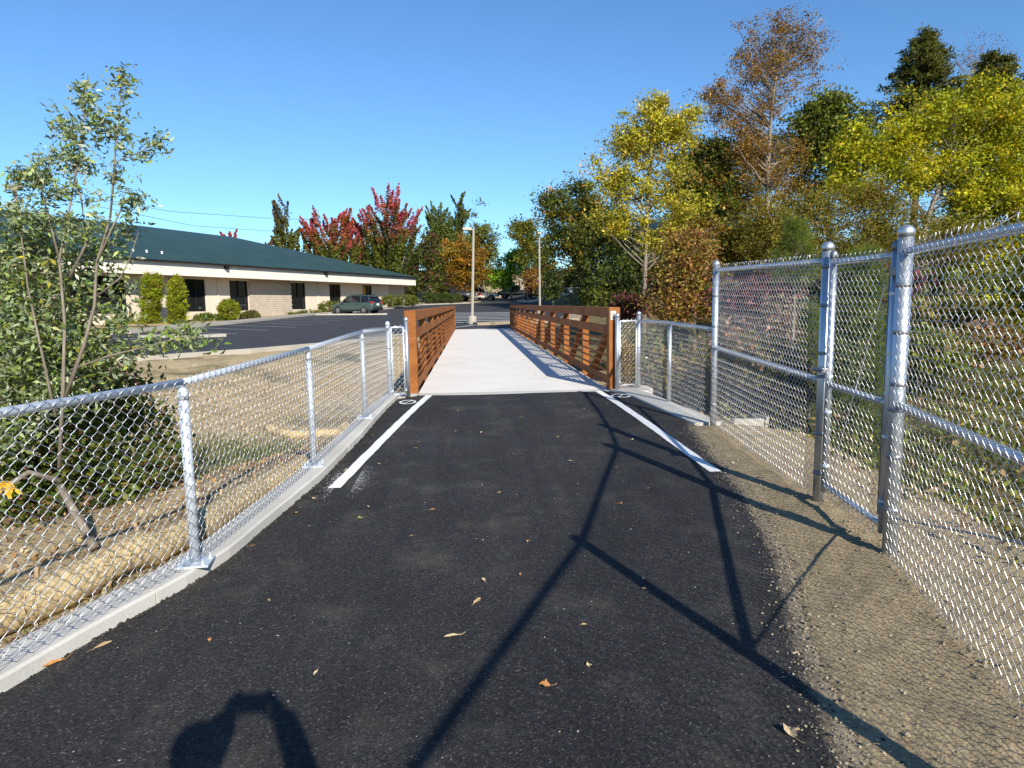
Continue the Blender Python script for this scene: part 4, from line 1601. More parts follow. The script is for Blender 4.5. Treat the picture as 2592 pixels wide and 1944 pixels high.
def tree(name, label, cat, Y, trunk, blobs, palette, leafL=0.16, nleaf=6000, nclump=160, clump_r=0.3, trunk_r=0.12,
         limbs=26, bark=None, mat=None, Wr=0.62, shell=0.65, base_z=None, group=None, grad=None, twigs=0, depth=0.85, droop=0.0, limb_r=0.3, up=0.35, flat=0.7, dens=2.1, gain=1.35, boughs=7):
    bark = bark or BARK
    mat = mat or LEAF
    nleaf = int(nleaf * dens)
    nclump = int(nclump * min(dens, 1.5))
    leafL *= 1.25 if 1.4 < dens < 2.5 else 1.0
    tp = [at(px, py, Y) for px, py in trunk]
    bz = land(tp[0].x, tp[0].y) if base_z is None else base_z
    base = Vector((tp[0].x, tp[0].y, bz - 0.1))
    root = thing(name, label, cat, base, 0, group)
    inv = -np.array(base)
    bw = blobs_world(blobs, Y, depth)
    bw = [(c + inv, r, w) for c, r, w in bw]
    cc, _ = clump_centres(bw, nclump, shell, boughs)
    per = max(1, nleaf // nclump)
    cid = np.repeat(np.arange(nclump), per)
    sig = np.array([clump_r, clump_r, clump_r * flat])
    P = cc[cid] + rng.normal(size=(len(cid), 3)) * sig * (0.6 + 0.8 * rng.random(nclump))[cid][:, None]
    P[:, 2] = np.maximum(P[:, 2], 0.12)
    col = pick_cols(len(P), palette, cid, nclump)
    if grad:            # leaf colour that changes up the crown
        z = P[:, 2]
        z0, z1 = np.percentile(z, 8), np.percentile(z, 92)
        t = np.clip((z - z0) / (z1 - z0) + rng.normal(size=len(z)) * 0.14 + 0.12 * rng.normal(size=nclump)[cid], 0, 1)[:, None]
        lo, hi = np.array(grad[0]), np.array(grad[1])
        col = (lo * (1 - t) + hi * t) * (1 + 0.25 * rng.normal(size=(len(z), 1))).clip(0.4, 1.7)
    leaves('crown', P, leafL, Wr, col * gain, mat, root, droop=droop, up=up)
    tl = [Vector((0, 0, 0))] + [Vector(p) - base for p in tp[1:]]
    if (Vector(tp[0]) - base).length > 0.3:
        tl.insert(1, Vector(tp[0]) - base)
    n = len(tl)
    m = MB()
    rr = [trunk_r * (1 - 0.82 * i / (n - 1)) for i in range(n)]
    rr[0] *= 1.25
    m.tube(tl, rr, 8)
    if limbs:
        sel = rng.choice(nclump, min(limbs, nclump), replace=False)
        lens = [0]
        for a, b in zip(tl, tl[1:]):
            lens.append(lens[-1] + (b - a).length)
        for j in sel:
            tgt = Vector(cc[j])
            # leave the trunk below the target
            best = None
            zt = tgt.z - (tgt - tl[-1]).xy.length * random.uniform(0.35, 0.95)
            zt = min(max(zt, tl[-1].z * 0.25), tl[-1].z * 0.97)
            for (a, b) in zip(tl, tl[1:]):
                if a.z <= zt <= b.z + 1e-6:
                    best = a.lerp(b, (zt - a.z) / max(1e-6, b.z - a.z))
            if best is None:
                best = tl[-1]
            f = 1 - 0.75 * zt / max(0.1, tl[-1].z)
            r0 = max(0.012, trunk_r * limb_r * f)
            pth = limb_path(best, tgt, 0.10)
            m.tube(pth, [r0 * (1 - 0.85 * i / 5) + 0.004 for i in range(6)], 5)
            for _ in range(twigs):
                q = pth[random.randint(2, 5)]
                e2 = q + Vector((random.uniform(-1, 1), random.uniform(-1, 1), random.uniform(-0.3, 0.9))) * clump_r * 2.5
                m.tube(limb_path(q, e2, 0.12, 3), [r0 * 0.3 + 0.004, r0 * 0.25 + 0.003, r0 * 0.18 + 0.003, 0.003], 4)
    m.build('trunk', bark, root, smooth=True)
    return root


def spiky_tree(name, label, Y, trunk, blobs, lo, hi, leafL, nspike, per, spread=0.085, group=None, redtop=0.5):
    """upright maple whose long shoots stand up like flames"""
    tp = [at(px, py, Y) for px, py in trunk]
    bz = land(tp[0].x, tp[0].y)
    base = Vector((tp[0].x, tp[0].y, bz))
    root = thing(name, label, 'tree', base, 0, group)
    bw = [(c - np.array(base), r, w) for c, r, w in blobs_world(blobs, Y, 0.8)]
    cc, ids = clump_centres(bw, nspike, 0.6)
    zmin = min(b[0][2] - b[1][2] for b in bw)
    zmax = max(b[0][2] + b[1][2] for b in bw)
    bx_ = np.mean([b[0] for b in bw], axis=0)
    per = int(per * 1.7)
    leafL *= 1.15
    Ps, Ts = [], []
    m = MB()
    top = Vector((0, 0, (zmax + zmin) / 2))
    m.tube([(0, 0, 0), (0, 0, zmin * 0.6 + 0.5), (bx_[0] * 0.5, bx_[1] * 0.5, (zmin + zmax) / 2), (bx_[0] * 0.8, bx_[1] * 0.8, zmax - 1.0)], [0.2, 0.17, 0.1, 0.02], 7)
    for j in range(nspike):
        c = cc[j]
        out = c - np.array([bx_[0], bx_[1], c[2]])
        L = (0.5 + 0.9 * rng.random()) * (zmax - zmin) * 0.26
        dr = np.array([0, 0, 1.0]) + out / (np.linalg.norm(out) + 1e-6) * (0.25 + 0.35 * rng.random()) + rng.normal(size=3) * 0.12
        dr /= np.linalg.norm(dr)
        t = rng.random(per) ** 0.8
        w = spread * (1.15 - t) * L
        q = c - dr * L * 0.5 + dr * L * t[:, None] + rng.normal(size=(per, 3)) * w[:, None]
        Ps.append(q)
        Ts.append(t)
        m.tube([Vector(c - dr * L * 0.7) * 0.93, Vector(c), Vector(c + dr * L * 0.45)], [0.03, 0.018, 0.006], 4)
    P = np.concatenate(Ps)
    T = np.concatenate(Ts)
    hgt = (P[:, 2] - zmin) / (zmax - zmin)
    f = np.clip((hgt - redtop) * 2.2 + (T - 0.5) * 0.5 + 0.35 * rng.normal(size=nspike).repeat(per) * 0.8, 0, 1)[:, None]
    a = np.array(lo)[rng.integers(len(lo), size=nspike)].repeat(per, axis=0)
    b = np.array(hi)[rng.integers(len(hi), size=nspike)].repeat(per, axis=0)
    col = (a * (1 - f) + b * f) * (1 + 0.25 * rng.normal(size=(len(P), 1))).clip(0.4, 1.7)
    leaves('crown', P, leafL, 0.6, col * 1.25, LEAF, root)
    m.build('trunk', BARKD, root, smooth=True)
    return root


G1, G2, G3 = (0.100, 0.120, 0.015), (0.145, 0.160, 0.022), (0.062, 0.080, 0.016)
OL1, OL2 = (0.150, 0.130, 0.016), (0.105, 0.100, 0.018)
YE1, YE2, YE3 = (0.47, 0.41, 0.032), (0.36, 0.36, 0.022), (0.55, 0.47, 0.09)
BR1, BR2, BR3 = (0.22, 0.130, 0.022), (0.18, 0.095, 0.030), (0.27, 0.175, 0.045)
OR1, OR2 = (0.28, 0.125, 0.014), (0.22, 0.135, 0.016)
RD1, RD2 = (0.40, 0.050, 0.085), (0.46, 0.100, 0.075)
BU1, BU2 = (0.075, 0.022, 0.024), (0.11, 0.030, 0.036)

# --- trees behind the office
spiky_tree('maple_tree', 'broad red and green maple with upswept shoots just right of the roof hump', 96, [(835, 620), (835, 500)],
           [(840, 500, 42, 85), (800, 530, 40, 70), (875, 520, 34, 75), (830, 570, 70, 40)], [G1, G2, G3], [RD1, (0.40, 0.055, 0.10), RD1, RD2], 0.26, 230, 95, group='autumn maples behind the office', redtop=0.44)
spiky_tree('maple_tree', 'smaller orange-red maple with spiky top left of the broad red maple', 92, [(720, 620), (715, 520)],
           [(735, 500, 30, 42), (685, 510, 32, 45), (755, 515, 18, 55), (720, 555, 62, 32)], [G1, G3, G2], [RD2, RD1, (0.34, 0.09, 0.04)], 0.25, 180, 85, group='autumn maples behind the office', redtop=0.34)
spiky_tree('maple_tree', 'narrow upright olive and bronze tree left of the red maples', 98, [(612, 600), (610, 500)],
           [(607, 475, 15, 45), (615, 525, 26, 30), (645, 530, 26, 25)], [G2, (0.10, 0.10, 0.03)], [(0.15, 0.09, 0.03), (0.10, 0.09, 0.02)], 0.24, 60, 80, group='autumn maples behind the office')
spiky_tree('maple_tree', 'small pink-red treetop showing over the green roof ridge', 110, [(500, 560), (498, 520)],
           [(490, 507, 13, 14), (513, 510, 7, 14)], [RD1, RD2], [(0.34, 0.06, 0.05), RD1], 0.24, 18, 60, group='autumn maples behind the office')
spiky_tree('maple_tree', 'pale pinkish low treetop between the roof and the upright olive tree', 108, [(580, 560), (582, 530)],
           [(583, 527, 13, 12)], [(0.22, 0.10, 0.06), G2], [(0.30, 0.09, 0.07)], 0.22, 12, 60, group='autumn maples behind the office')
spiky_tree('poplar_tree', 'green upright tree left of the rounded olive tree', 100, [(950, 610), (950, 500)],
           [(948, 490, 24, 48), (965, 515, 24, 45), (935, 545, 18, 45)], [(0.12, 0.16, 0.04), G1], [(0.15, 0.19, 0.06), (0.12, 0.16, 0.05)], 0.25, 130, 75)
spiky_tree('poplar_tree', 'darker green pointed treetop rising behind the rounded olive tree', 108, [(993, 610), (993, 500)],
           [(993, 465, 18, 36), (985, 520, 22, 40)], [G3, G1], [G1, G3], 0.25, 50, 80)
tree('round_tree', 'rounded olive green tree behind the orange tree by the lamp post', 'tree', 104, [(1035, 620), (1035, 560), (1035, 500)],
     [(1035, 520, 36, 55), (1055, 560, 24, 55), (1010, 550, 30, 60)], [((0.10, 0.115, 0.035), 3), (G2, 2), (OL1, 1)], 0.24, 6000, 150, 0.45, 0.2, 16)
tree('burgundy_tree', 'dark burgundy and green tree at the far corner of the office', 'tree', 90, [(925, 640), (925, 590), (925, 540)],
     [(928, 540, 22, 30), (915, 585, 32, 35), (945, 590, 22, 35), (900, 610, 14, 25)], [(G3, 4), (BU1, 1.2), (G1, 2), ((0.14, 0.05, 0.03), 0.8)], 0.22, 5000, 120, 0.4, 0.18, 14, bark=BARKD, grad=None)
tree('orange_tree', 'orange and gold autumn tree behind the rounded hedge', 'tree', 92, [(990, 640), (990, 590), (990, 550)],
     [(988, 560, 38, 42), (1020, 575, 36, 38), (965, 590, 22, 28), (1040, 600, 22, 20), (1000, 600, 50, 16)], [(OR2, 3), (OR1, 2), ((0.16, 0.13, 0.016), 2)], 0.22, 6500, 170, 0.4, 0.17, 18, bark=BARKD)
tree('young_green_tree', 'bright fresh green tree above the black pickup', 'tree', 94, [(1105, 640), (1105, 600), (1105, 570)],
     [(1105, 580, 38, 30), (1120, 555, 26, 22), (1085, 605, 26, 16), (1128, 605, 20, 14)], [((0.16, 0.28, 0.022), 3), ((0.12, 0.22, 0.02), 2)], 0.22, 4200, 110, 0.4, 0.14, 14, bark=BARKD)
tree('yellow_green_tree', 'loose yellow-green tree left of the big dark oak', 'tree', 88, [(1135, 640), (1138, 560), (1140, 500)],
     [(1140, 500, 30, 32), (1115, 500, 20, 20), (1150, 545, 32, 40), (1165, 585, 22, 40)], [((0.14, 0.135, 0.018), 3), (G2, 3), (OR2, 0.8)], 0.21, 5000, 130, 0.42, 0.15, 16, bark=BARKD)
tree('oak_tree', 'large dark green oak with orange patches over the blue car', 'tree', 66, [(1283, 636), (1281, 600), (1278, 540), (1272, 470)],
     [(1240, 430, 38, 34), (1268, 425, 30, 34), (1215, 470, 46, 40), (1290, 480, 50, 46), (1225, 540, 56, 46), (1290, 550, 54, 46), (1195, 450, 20, 26), (1250, 500, 60, 50), (1325, 510, 26, 40), (1270, 590, 60, 22)],
     [(G1, 4), (G3, 4), ((0.075, 0.085, 0.018), 2), ((0.42, 0.19, 0.012), 0.5)], 0.2, 14000, 330, 0.42, 0.32, 34, bark=BARKD)
tree('rust_shrub', 'small rust red shrub tree right of the black pickup', 'shrub', 84, [(1143, 640), (1143, 615)],
     [(1143, 600, 16, 24), (1150, 620, 16, 14)], [((0.19, 0.075, 0.035), 3), (OR2, 2)], 0.18, 1300, 40, 0.3, 0.06, 8, bark=BARKD)
tree('dark_shrub', 'dark conical evergreen shrub right of the slim lamp post', 'shrub', 62, [(1195, 650), (1195, 620)],
     [(1195, 615, 18, 32), (1180, 630, 14, 18)], [(G3, 3), ((0.03, 0.045, 0.014), 2)], 0.14, 1800, 50, 0.25, 0.06, 6, bark=BARKD)

# --- right of the bridge
tree('ash_tree', 'tall loose yellow ash tree with pale straight trunk right of the bridge', 'tree', 27, [(1391, 690), (1393, 600), (1398, 470), (1405, 360), (1412, 260)],
     [(1425, 215, 26, 22), (1410, 270, 50, 42), (1455, 290, 44, 44), (1370, 320, 46, 36), (1440, 350, 60, 46), (1335, 400, 48, 36), (1395, 420, 58, 40), (1460, 450, 62, 36), (1495, 480, 38, 36), (1345, 300, 22, 30), (1300, 365, 18, 30), (1500, 250, 20, 26), (1345, 485, 46, 28), (1430, 520, 50, 26), (1470, 500, 40, 28), (1320, 470, 34, 24)],
     [(YE1, 4), (YE2, 3), (YE3, 2), ((0.20, 0.19, 0.02), 2), ((0.40, 0.28, 0.06), 0.4)], 0.100, 13000, 460, 0.18, 0.13, 70, shell=0.4, twigs=2, dens=2.6, limb_r=0.4, gain=1.05, boughs=5)
tree('tall_oak', 'very tall thin brown leaved tree towering over the right bank', 'tree', 46, [(1655, 620), (1657, 480), (1660, 330), (1668, 220), (1685, 110)],
     [(1690, 70, 70, 44), (1640, 110, 60, 44), (1735, 110, 46, 50), (1690, 140, 80, 40), (1720, 190, 66, 34), (1610, 175, 54, 34), (1560, 225, 46, 28, 0, 1.6), (1590, 262, 56, 30, 0, 1.4), (1545, 200, 26, 20, 0, 1.4), (1660, 230, 40, 40), (1640, 290, 36, 26), (1620, 330, 50, 30), (1700, 330, 50, 34), (1660, 380, 60, 30)],
     [(BR1, 3), (BR2, 3), (BR3, 1.5), ((0.10, 0.075, 0.03), 1)], 0.125, 10500, 600, 0.26, 0.27, 120, shell=0.4, twigs=3, dens=2.6, limb_r=0.45)
tree('brown_oak', 'dense brown and bronze tree below the tall thin one', 'tree', 51, [(1640, 620), (1640, 500), (1640, 400)],
     [(1640, 330, 60, 46), (1600, 380, 56, 46), (1690, 380, 56, 50), (1730, 330, 46, 46), (1590, 440, 60, 40), (1660, 440, 70, 40), (1560, 400, 34, 40), (1740, 410, 40, 50)],
     [(BR1, 3), (BR3, 2), ((0.20, 0.16, 0.022), 3), (OL1, 2), (G1, 1)], 0.15, 15000, 420, 0.34, 0.22, 60, shell=0.55, twigs=2, dens=2.6)
tree('green_tree', 'dark green round tree between the tall brown tree and the big yellow one', 'tree', 50, [(1790, 620), (1790, 450), (1790, 330)],
     [(1800, 240, 50, 36), (1770, 280, 56, 46), (1830, 290, 40, 46), (1800, 350, 60, 60)], [(G1, 3), (G3, 3), (G2, 1)], 0.19, 9000, 220, 0.38, 0.25, 22, bark=BARKD)
tree('green_tree', 'dark green tree with bronze top directly behind the yellow ash', 'tree', 48, [(1510, 620), (1508, 480), (1505, 400)],
     [(1510, 330, 36, 32), (1500, 400, 46, 50), (1540, 350, 36, 40), (1500, 470, 46, 46), (1540, 440, 40, 60)], [(G1, 3), (G3, 4), (BR1, 1.6)], 0.18, 9000, 230, 0.34, 0.22, 22, bark=BARKD)
tree('green_tree', 'low dark green tree mass between the oak and the ash trunk', 'tree', 56, [(1345, 630), (1345, 560), (1345, 520)],
     [(1345, 500, 34, 40), (1350, 560, 44, 44), (1330, 600, 40, 30)], [(G1, 3), (G3, 3), ((0.10, 0.11, 0.018), 1)], 0.17, 6000, 150, 0.34, 0.15, 14, bark=BARKD)


def conifer(label, Y, top, bottom, half_w, palette, n=7000):
    a, b = at(*top, Y), at(*bottom, Y)
    base = Vector((b.x, b.y, land(b.x, b.y) - 0.1))
    t = thing('conifer_tree', label, 'tree', base)
    Ht = a.z - base.z
    H2 = a.z - b.z
    hw = half_w * mpp(Y)
    m = MB()
    m.tube([(0, 0, 0), (0, 0, Ht * 0.6), ((a.x - base.x), 0, Ht)], [0.32, 0.2, 0.02], 7)
    Ps = []
    nb = 190
    for k in range(nb):
        f = rng.random() ** 0.8
        z = Ht - H2 * f
        L = hw * (0.16 + 1.15 * f) * rng.uniform(0.45, 1.1)
        an = rng.uniform(0, 2 * math.pi)
        e_ = np.array([math.cos(an) * L, math.sin(an) * L, -L * 0.12 + 0.2])
        m.tube([(0, 0, z), tuple(np.array([0, 0, z]) + e_ * 0.6), tuple(np.array([0, 0, z]) + e_)], [0.05, 0.03, 0.008], 4)
        tt = rng.random(n // nb) ** 0.7
        q = np.array([0, 0, z]) + e_ * tt[:, None] + rng.normal(size=(n // nb, 3)) * np.array([0.28, 0.28, 0.2]) * (1.1 - 0.5 * tt[:, None])
        Ps.append(q)
    P = np.concatenate(Ps)
    leaves('crown', P, 0.27, 0.36, pick_cols(len(P), palette), LEAF, t, droop=0.3)
    m.build('trunk', BARKD, t)
    return t


CON = [((0.11, 0.12, 0.018), 3), ((0.075, 0.09, 0.018), 3), ((0.17, 0.15, 0.025), 1.4)]
conifer('dark olive conifer rising behind the big yellow tree', 52, (1992, 72), (1985, 300), 125, CON, 23000)
conifer('second dark conifer right of the pointed one behind the yellow tree', 52, (2130, 114), (2135, 330), 125, CON, 21000)
tree('bare_tree', 'nearly leafless purple-grey treetop behind the right conifers', 'tree', 60, [(2120, 500), (2118, 300), (2115, 180)],
     [(2120, 110, 60, 34), (2090, 150, 50, 30), (2160, 130, 36, 30)], [((0.16, 0.10, 0.09), 1), ((0.12, 0.08, 0.07), 1)], 0.10, 1500, 120, 0.3, 0.16, 60, shell=0.7, twigs=4, dens=1.0)
tree('conifer_edge_tree', 'dark green tree at the right picture edge behind the yellow tree', 'tree', 48, [(2240, 500), (2240, 350)],
     [(2230, 250, 50, 70), (2280, 300, 60, 110), (2230, 400, 60, 90)], [((0.05, 0.058, 0.014), 3), (OL2, 2)], 0.2, 6000, 150, 0.4, 0.2, 10, bark=BARKD)
tree('yellow_maple', 'big bright yellow-green tree filling the upper right', 'tree', 21, [(1985, 760), (1990, 560), (2000, 480), (2030, 400), (2060, 320)],
     [(2080, 230, 80, 46), (2150, 230, 70, 50), (2010, 270, 80, 46), (2200, 300, 80, 70), (1930, 300, 64, 46), (2110, 330, 100, 70), (1860, 330, 54, 46), (1980, 350, 60, 46), (2200, 420, 90, 70), (2120, 440, 80, 60), (1840, 400, 44, 36), (2060, 400, 60, 50), (2280, 380, 90, 110), (2170, 520, 80, 50), (1900, 370, 46, 36), (2260, 520, 70, 60), (2080, 490, 60, 40), (2150, 570, 70, 36), (1960, 400, 50, 36), (1830, 350, 40, 40)],
     [((0.40, 0.38, 0.018), 4), ((0.32, 0.34, 0.016), 3.5), ((0.48, 0.41, 0.024), 1.6), ((0.20, 0.23, 0.018), 2.2)], 0.098, 29000, 760, 0.18, 0.15, 80, shell=0.55, twigs=2, dens=2.6, gain=1.1, boughs=6)
for lab, px, bl, pal in (
    ('shaded olive tree low behind the yellow maple trunk', 2020, [(2020, 540, 70, 60), (2080, 600, 70, 50), (1960, 600, 60, 46)], [(OL2, 3), (G3, 3), (G1, 1)]),
    ('dark green tree low at the right edge behind the tall fence', 2180, [(2180, 580, 80, 60), (2250, 560, 80, 90), (2130, 610, 50, 40)], [(G3, 3), (OL2, 2), (G1, 2)]),
    ('bronze green tree low behind the pine sapling', 1720, [(1720, 560, 70, 60), (1660, 590, 60, 46), (1790, 590, 60, 50)], [(OL2, 3), (G3, 2), (BR1, 2)]),
    ('dark green tree low behind the gate', 1880, [(1880, 560, 70, 60), (1850, 610, 60, 40), (1920, 610, 60, 44)], [(G3, 3), (OL2, 2), (G1, 1)])):
    tree('understorey_tree', lab, 'tree', 32, [(px, 660), (px, 600), (px, 560)], bl, pal, 0.15, 5000, 150, 0.3, 0.08, 14, bark=BARKD, group='understorey trees on the right bank')
tree('olive_willow', 'wide olive brown willow thicket below the yellow tree', 'shrub', 17.5, [(1780, 760), (1790, 600), (1800, 500)],
     [(1700, 500, 60, 50), (1780, 470, 60, 46), (1850, 480, 60, 50), (1930, 480, 60, 50), (1760, 560, 90, 46), (1880, 560, 90, 46), (1980, 540, 60, 50), (1640, 540, 50, 40), (1850, 430, 50, 34), (2060, 560, 60, 50), (1960, 620, 90, 40), (2000, 480, 50, 40), (2060, 510, 50, 40), (1900, 420, 40, 30), (1650, 480, 46, 40)],
     [((0.19, 0.155, 0.020), 4), (OL1, 3), ((0.15, 0.15, 0.022), 3), ((0.21, 0.135, 0.03), 1.2)], 0.080, 22000, 520, 0.17, 0.07, 60, Wr=0.34, shell=0.5, twigs=2, dens=2.6)
tree('brown_thicket', 'tall tangled brown and bronze shrub behind the short low fence', 'shrub', 16.5, [(1465, 730), (1468, 640), (1475, 560)],
     [(1485, 560, 42, 46), (1460, 610, 34, 40), (1520, 600, 44, 56), (1480, 650, 56, 40), (1535, 650, 36, 46), (1500, 520, 36, 26), (1450, 665, 30, 26)],
     [((0.27, 0.14, 0.05), 3), ((0.20, 0.10, 0.04), 2), ((0.26, 0.20, 0.03), 3), ((0.15, 0.14, 0.022), 2)], 0.075, 7500, 380, 0.17, 0.05, 110, shell=0.4, twigs=4, dens=2.6, limb_r=0.5)
tree('gold_thicket', 'yellowish green shrub spray beneath the ash crown', 'shrub', 19, [(1500, 700), (1500, 600), (1495, 540)],
     [(1500, 540, 34, 34), (1545, 520, 30, 30), (1515, 500, 24, 30), (1590, 570, 46, 36), (1600, 520, 40, 30)], [(OL1, 3), ((0.20, 0.17, 0.018), 2), (BR1, 2)], 0.09, 4500, 170, 0.15, 0.05, 30, twigs=2)
tree('burgundy_shrub', 'dark red leaved shrub at the foot of the ash trunk', 'shrub', 20, [(1380, 720), (1380, 680), (1380, 650)],
     [(1362, 658, 28, 16), (1340, 668, 26, 14), (1418, 650, 14, 22), (1425, 615, 14, 20)], [(BU2, 2), (BU1, 3), ((0.15, 0.06, 0.05), 2), (G3, 2)], 0.085, 2400, 120, 0.14, 0.04, 26, twigs=2)
tree('laurel_shrub', 'broad shaded evergreen bush left of the dark red shrub', 'shrub', 36, [(1320, 680), (1320, 640), (1320, 610)],
     [(1320, 610, 40, 40), (1290, 640, 40, 26), (1350, 640, 40, 34), (1380, 590, 34, 40), (1420, 560, 40, 40)], [(G3, 3), ((0.03, 0.042, 0.014), 3), (G1, 1.5)], 0.13, 7000, 180, 0.26, 0.06, 18, bark=BARKD)

# --- young pines behind the gate
def pine(label, Y, px, ytop, ybot, half_w, tufts, full=True):
    a, b = at(px, ytop, Y), at(px, ybot, Y)
    gzz = land(b.x, b.y)
    base = Vector((b.x, b.y, gzz - 0.03))
    t = thing('young_pine', label, 'tree', base)
    hw = half_w * mpp(Y)
    Ht = a.z - base.z
    zc = b.z - base.z
    m = MB()
    m.tube([(0, 0, 0), (0.02, 0.01, Ht * 0.5), (0, 0, Ht * 0.97)], [0.035, 0.028, 0.008], 7)
    V, Cc = [], []
    for k in range(tufts):
        f = rng.random()
        z = zc + (Ht - zc) * f
        L = hw * (1 - 0.75 * f) * rng.uniform(0.3, 1.0)
        an = rng.uniform(0, 2 * math.pi)
        tip = np.array([math.cos(an) * L, math.sin(an) * L, z])
        m.tube([(0, 0, max(0.05, z - L * 0.5)), tuple(tip)], [0.010, 0.004], 4)
        nn = 46
        d = unit(nn) + np.array([math.cos(an), math.sin(an), 0.7]) * 0.7
        d /= np.linalg.norm(d, axis=1)[:, None]
        s = np.cross(d, unit(nn))
        s /= np.linalg.norm(s, axis=1)[:, None]
        ll = rng.uniform(0.11, 0.19, nn)[:, None]
        o_ = tip + rng.normal(size=(nn, 3)) * 0.03
        V.append(np.stack([o_ - s * 0.003, o_ + s * 0.003, o_ + d * ll], 1).reshape(-1, 3))
        c = pick_cols(nn, [((0.15, 0.21, 0.030), 3), ((0.24, 0.25, 0.030), 2), ((0.09, 0.15, 0.035), 2)]) * rng.uniform(0.7, 1.2)
        Cc.append(np.repeat(c, 3, axis=0))
    V = np.concatenate(V)
    np_mesh('crown', V, np.arange(len(V)).reshape(-1, 3), LEAF, t, False, np.concatenate(Cc))
    m.build('trunk', BARK, t)
    return t


pine('bushy young green pine standing behind the gate', 8.2, 1845, 545, 1000, 105, 560)
pine('slender pine sapling with a tuft of long needles above the fence top', 10.5, 1715, 478, 620, 58, 130)
pine('small yellowish pine beside the slender sapling', 9.6, 1745, 660, 930, 48, 120)

SHR = [
    ('dark_red_shrub', 'dark red shrub seen through the tall fence left of the sapling', 13, 1605, [(1600, 640, 40, 34), (1630, 665, 30, 26), (1665, 640, 30, 30)], [(BU1, 3), (BU2, 3), (G3, 1)], 0.07),
    ('dark_red_shrub', 'deep red shrub showing through the mesh above the gate', 12, 1895, [(1885, 610, 30, 34), (1860, 625, 22, 22), (1960, 610, 30, 24)], [(BU1, 3), (BU2, 2), (G3, 1)], 0.07),
    ('pale_twig_shrub', 'greyish pink leafless shrub behind the tall fence panel', 11.5, 1600, [(1600, 720, 50, 46), (1660, 740, 50, 50), (1570, 760, 40, 40), (1690, 700, 40, 40)], [((0.22, 0.14, 0.11), 3), ((0.15, 0.12, 0.08), 2), (OL2, 1.4)], 0.055),
    ('low_green_shrub', 'low green bush beyond the short fence', 13.5, 1470, [(1460, 740, 40, 26), (1500, 760, 40, 24), (1420, 745, 24, 22)], [(G3, 3), (G1, 2), ((0.15, 0.09, 0.05), 1)], 0.06),
    ('low_brown_shrub', 'low reddish brown bush at the foot of the tall fence', 10.5, 1620, [(1600, 830, 44, 30), (1650, 815, 40, 30), (1560, 800, 30, 26)], [((0.16, 0.085, 0.04), 2), (G3, 2), (OL2, 2)], 0.06),
    ('shady_shrub', 'shady green bush far behind the right fence panel', 15, 2060, [(2050, 620, 60, 34), (2130, 640, 60, 30), (2190, 600, 50, 40), (1990, 650, 40, 26)], [(G3, 3), (OL2, 3), (G1, 1)], 0.085),
    ('shady_shrub', 'brownish green bush right of the gate beyond the bank', 14, 1960, [(1950, 690, 46, 26), (2000, 700, 40, 24)], [(OL2, 3), ((0.15, 0.10, 0.05), 2), (G3, 2)], 0.075),
    ('bank_shrub', 'olive bush on the bank right of the tall gate post', 12.5, 2040, [(2030, 690, 50, 30), (2090, 680, 40, 30)], [(OL1, 3), (G1, 2), ((0.22, 0.14, 0.07), 1)], 0.075),
    ('bank_shrub', 'leafy bush at the right picture edge behind the mesh', 11, 2180, [(2170, 690, 50, 40), (2230, 660, 50, 60)], [(OL1, 3), (G1, 3), ((0.3, 0.28, 0.03), 1)], 0.075),
    ('bank_shrub', 'reddish brown bush low on the bank behind the right mesh panel', 10, 2110, [(2100, 740, 46, 22), (2150, 735, 40, 20)], [((0.22, 0.13, 0.07), 3), (OL2, 2)], 0.06),
    ('bank_shrub', 'green weedy bush just right of the gate post low on the bank', 9.5, 1985, [(1985, 760, 40, 26), (2030, 770, 40, 20)], [(G1, 3), (G2, 2), ((0.22, 0.15, 0.07), 1)], 0.06),
    ('bank_shrub', 'yellow-green bush under the big yellow tree at the right', 17, 2120, [(2100, 600, 60, 40), (2190, 590, 60, 50), (2050, 640, 50, 30)], [((0.30, 0.29, 0.02), 2), (OL1, 3), (G1, 2)], 0.085),
    ('tangle_shrub', 'dark tangled bush behind the middle of the tall fence panel', 9.5, 1680, [(1670, 800, 46, 36), (1720, 830, 40, 36), (1640, 770, 40, 34)], [(G3, 2), ((0.20, 0.12, 0.06), 2), (OL2, 2)], 0.06),
    ('tangle_shrub', 'brown green bush behind the short low fence beside the tall post', 11.5, 1500, [(1500, 790, 40, 34), (1450, 800, 36, 30), (1405, 790, 26, 34)], [(G3, 2), (OL2, 2), ((0.2, 0.12, 0.06), 2)], 0.06),
]
for nm, lab, Y, px, bl, pal, ls in SHR:
    tree(nm, lab, 'shrub', Y, [(px, 760), (px, 700)], bl, pal, ls, 3200, 120, 0.13, 0.012, 24, bark=BARK, twigs=2, limb_r=0.8, gain=1.75)

tree('dry_grass_clump', 'tall dry pale grass clump with green base behind the right wing panel', 'plant', 13.2, [(1352, 860), (1352, 800)],
     [(1350, 760, 14, 30), (1358, 790, 12, 20)], [((0.36, 0.27, 0.14), 3), ((0.28, 0.2, 0.1), 2)], 0.09, 1400, 50, 0.08, 0.01, 10, Wr=0.12)

# --- hedges and shrubs along the office
def hedge(name, label, Y, blobs, pal, leafL=0.10, n=3500, nc=120, cr=0.16, group=None, depth=1.0):
    c = blobs_world(blobs, Y, depth)
    px = blobs[0][0]
    q = at(px, blobs[0][1], Y)
    bz = min(b[0][2] - b[1][2] for b in c)
    return tree(name, label, 'hedge' if 'hedge' in name else 'shrub', Y, [(px, blobs[0][1] + blobs[0][3] * 0.9), (px, blobs[0][1])], blobs, pal, leafL, n, nc, cr, 0.05, 10, bark=BARKD, shell=0.97, base_z=bz, group=group, depth=depth, up=0.2, dens=2.5, gain=1.25, boughs=0)


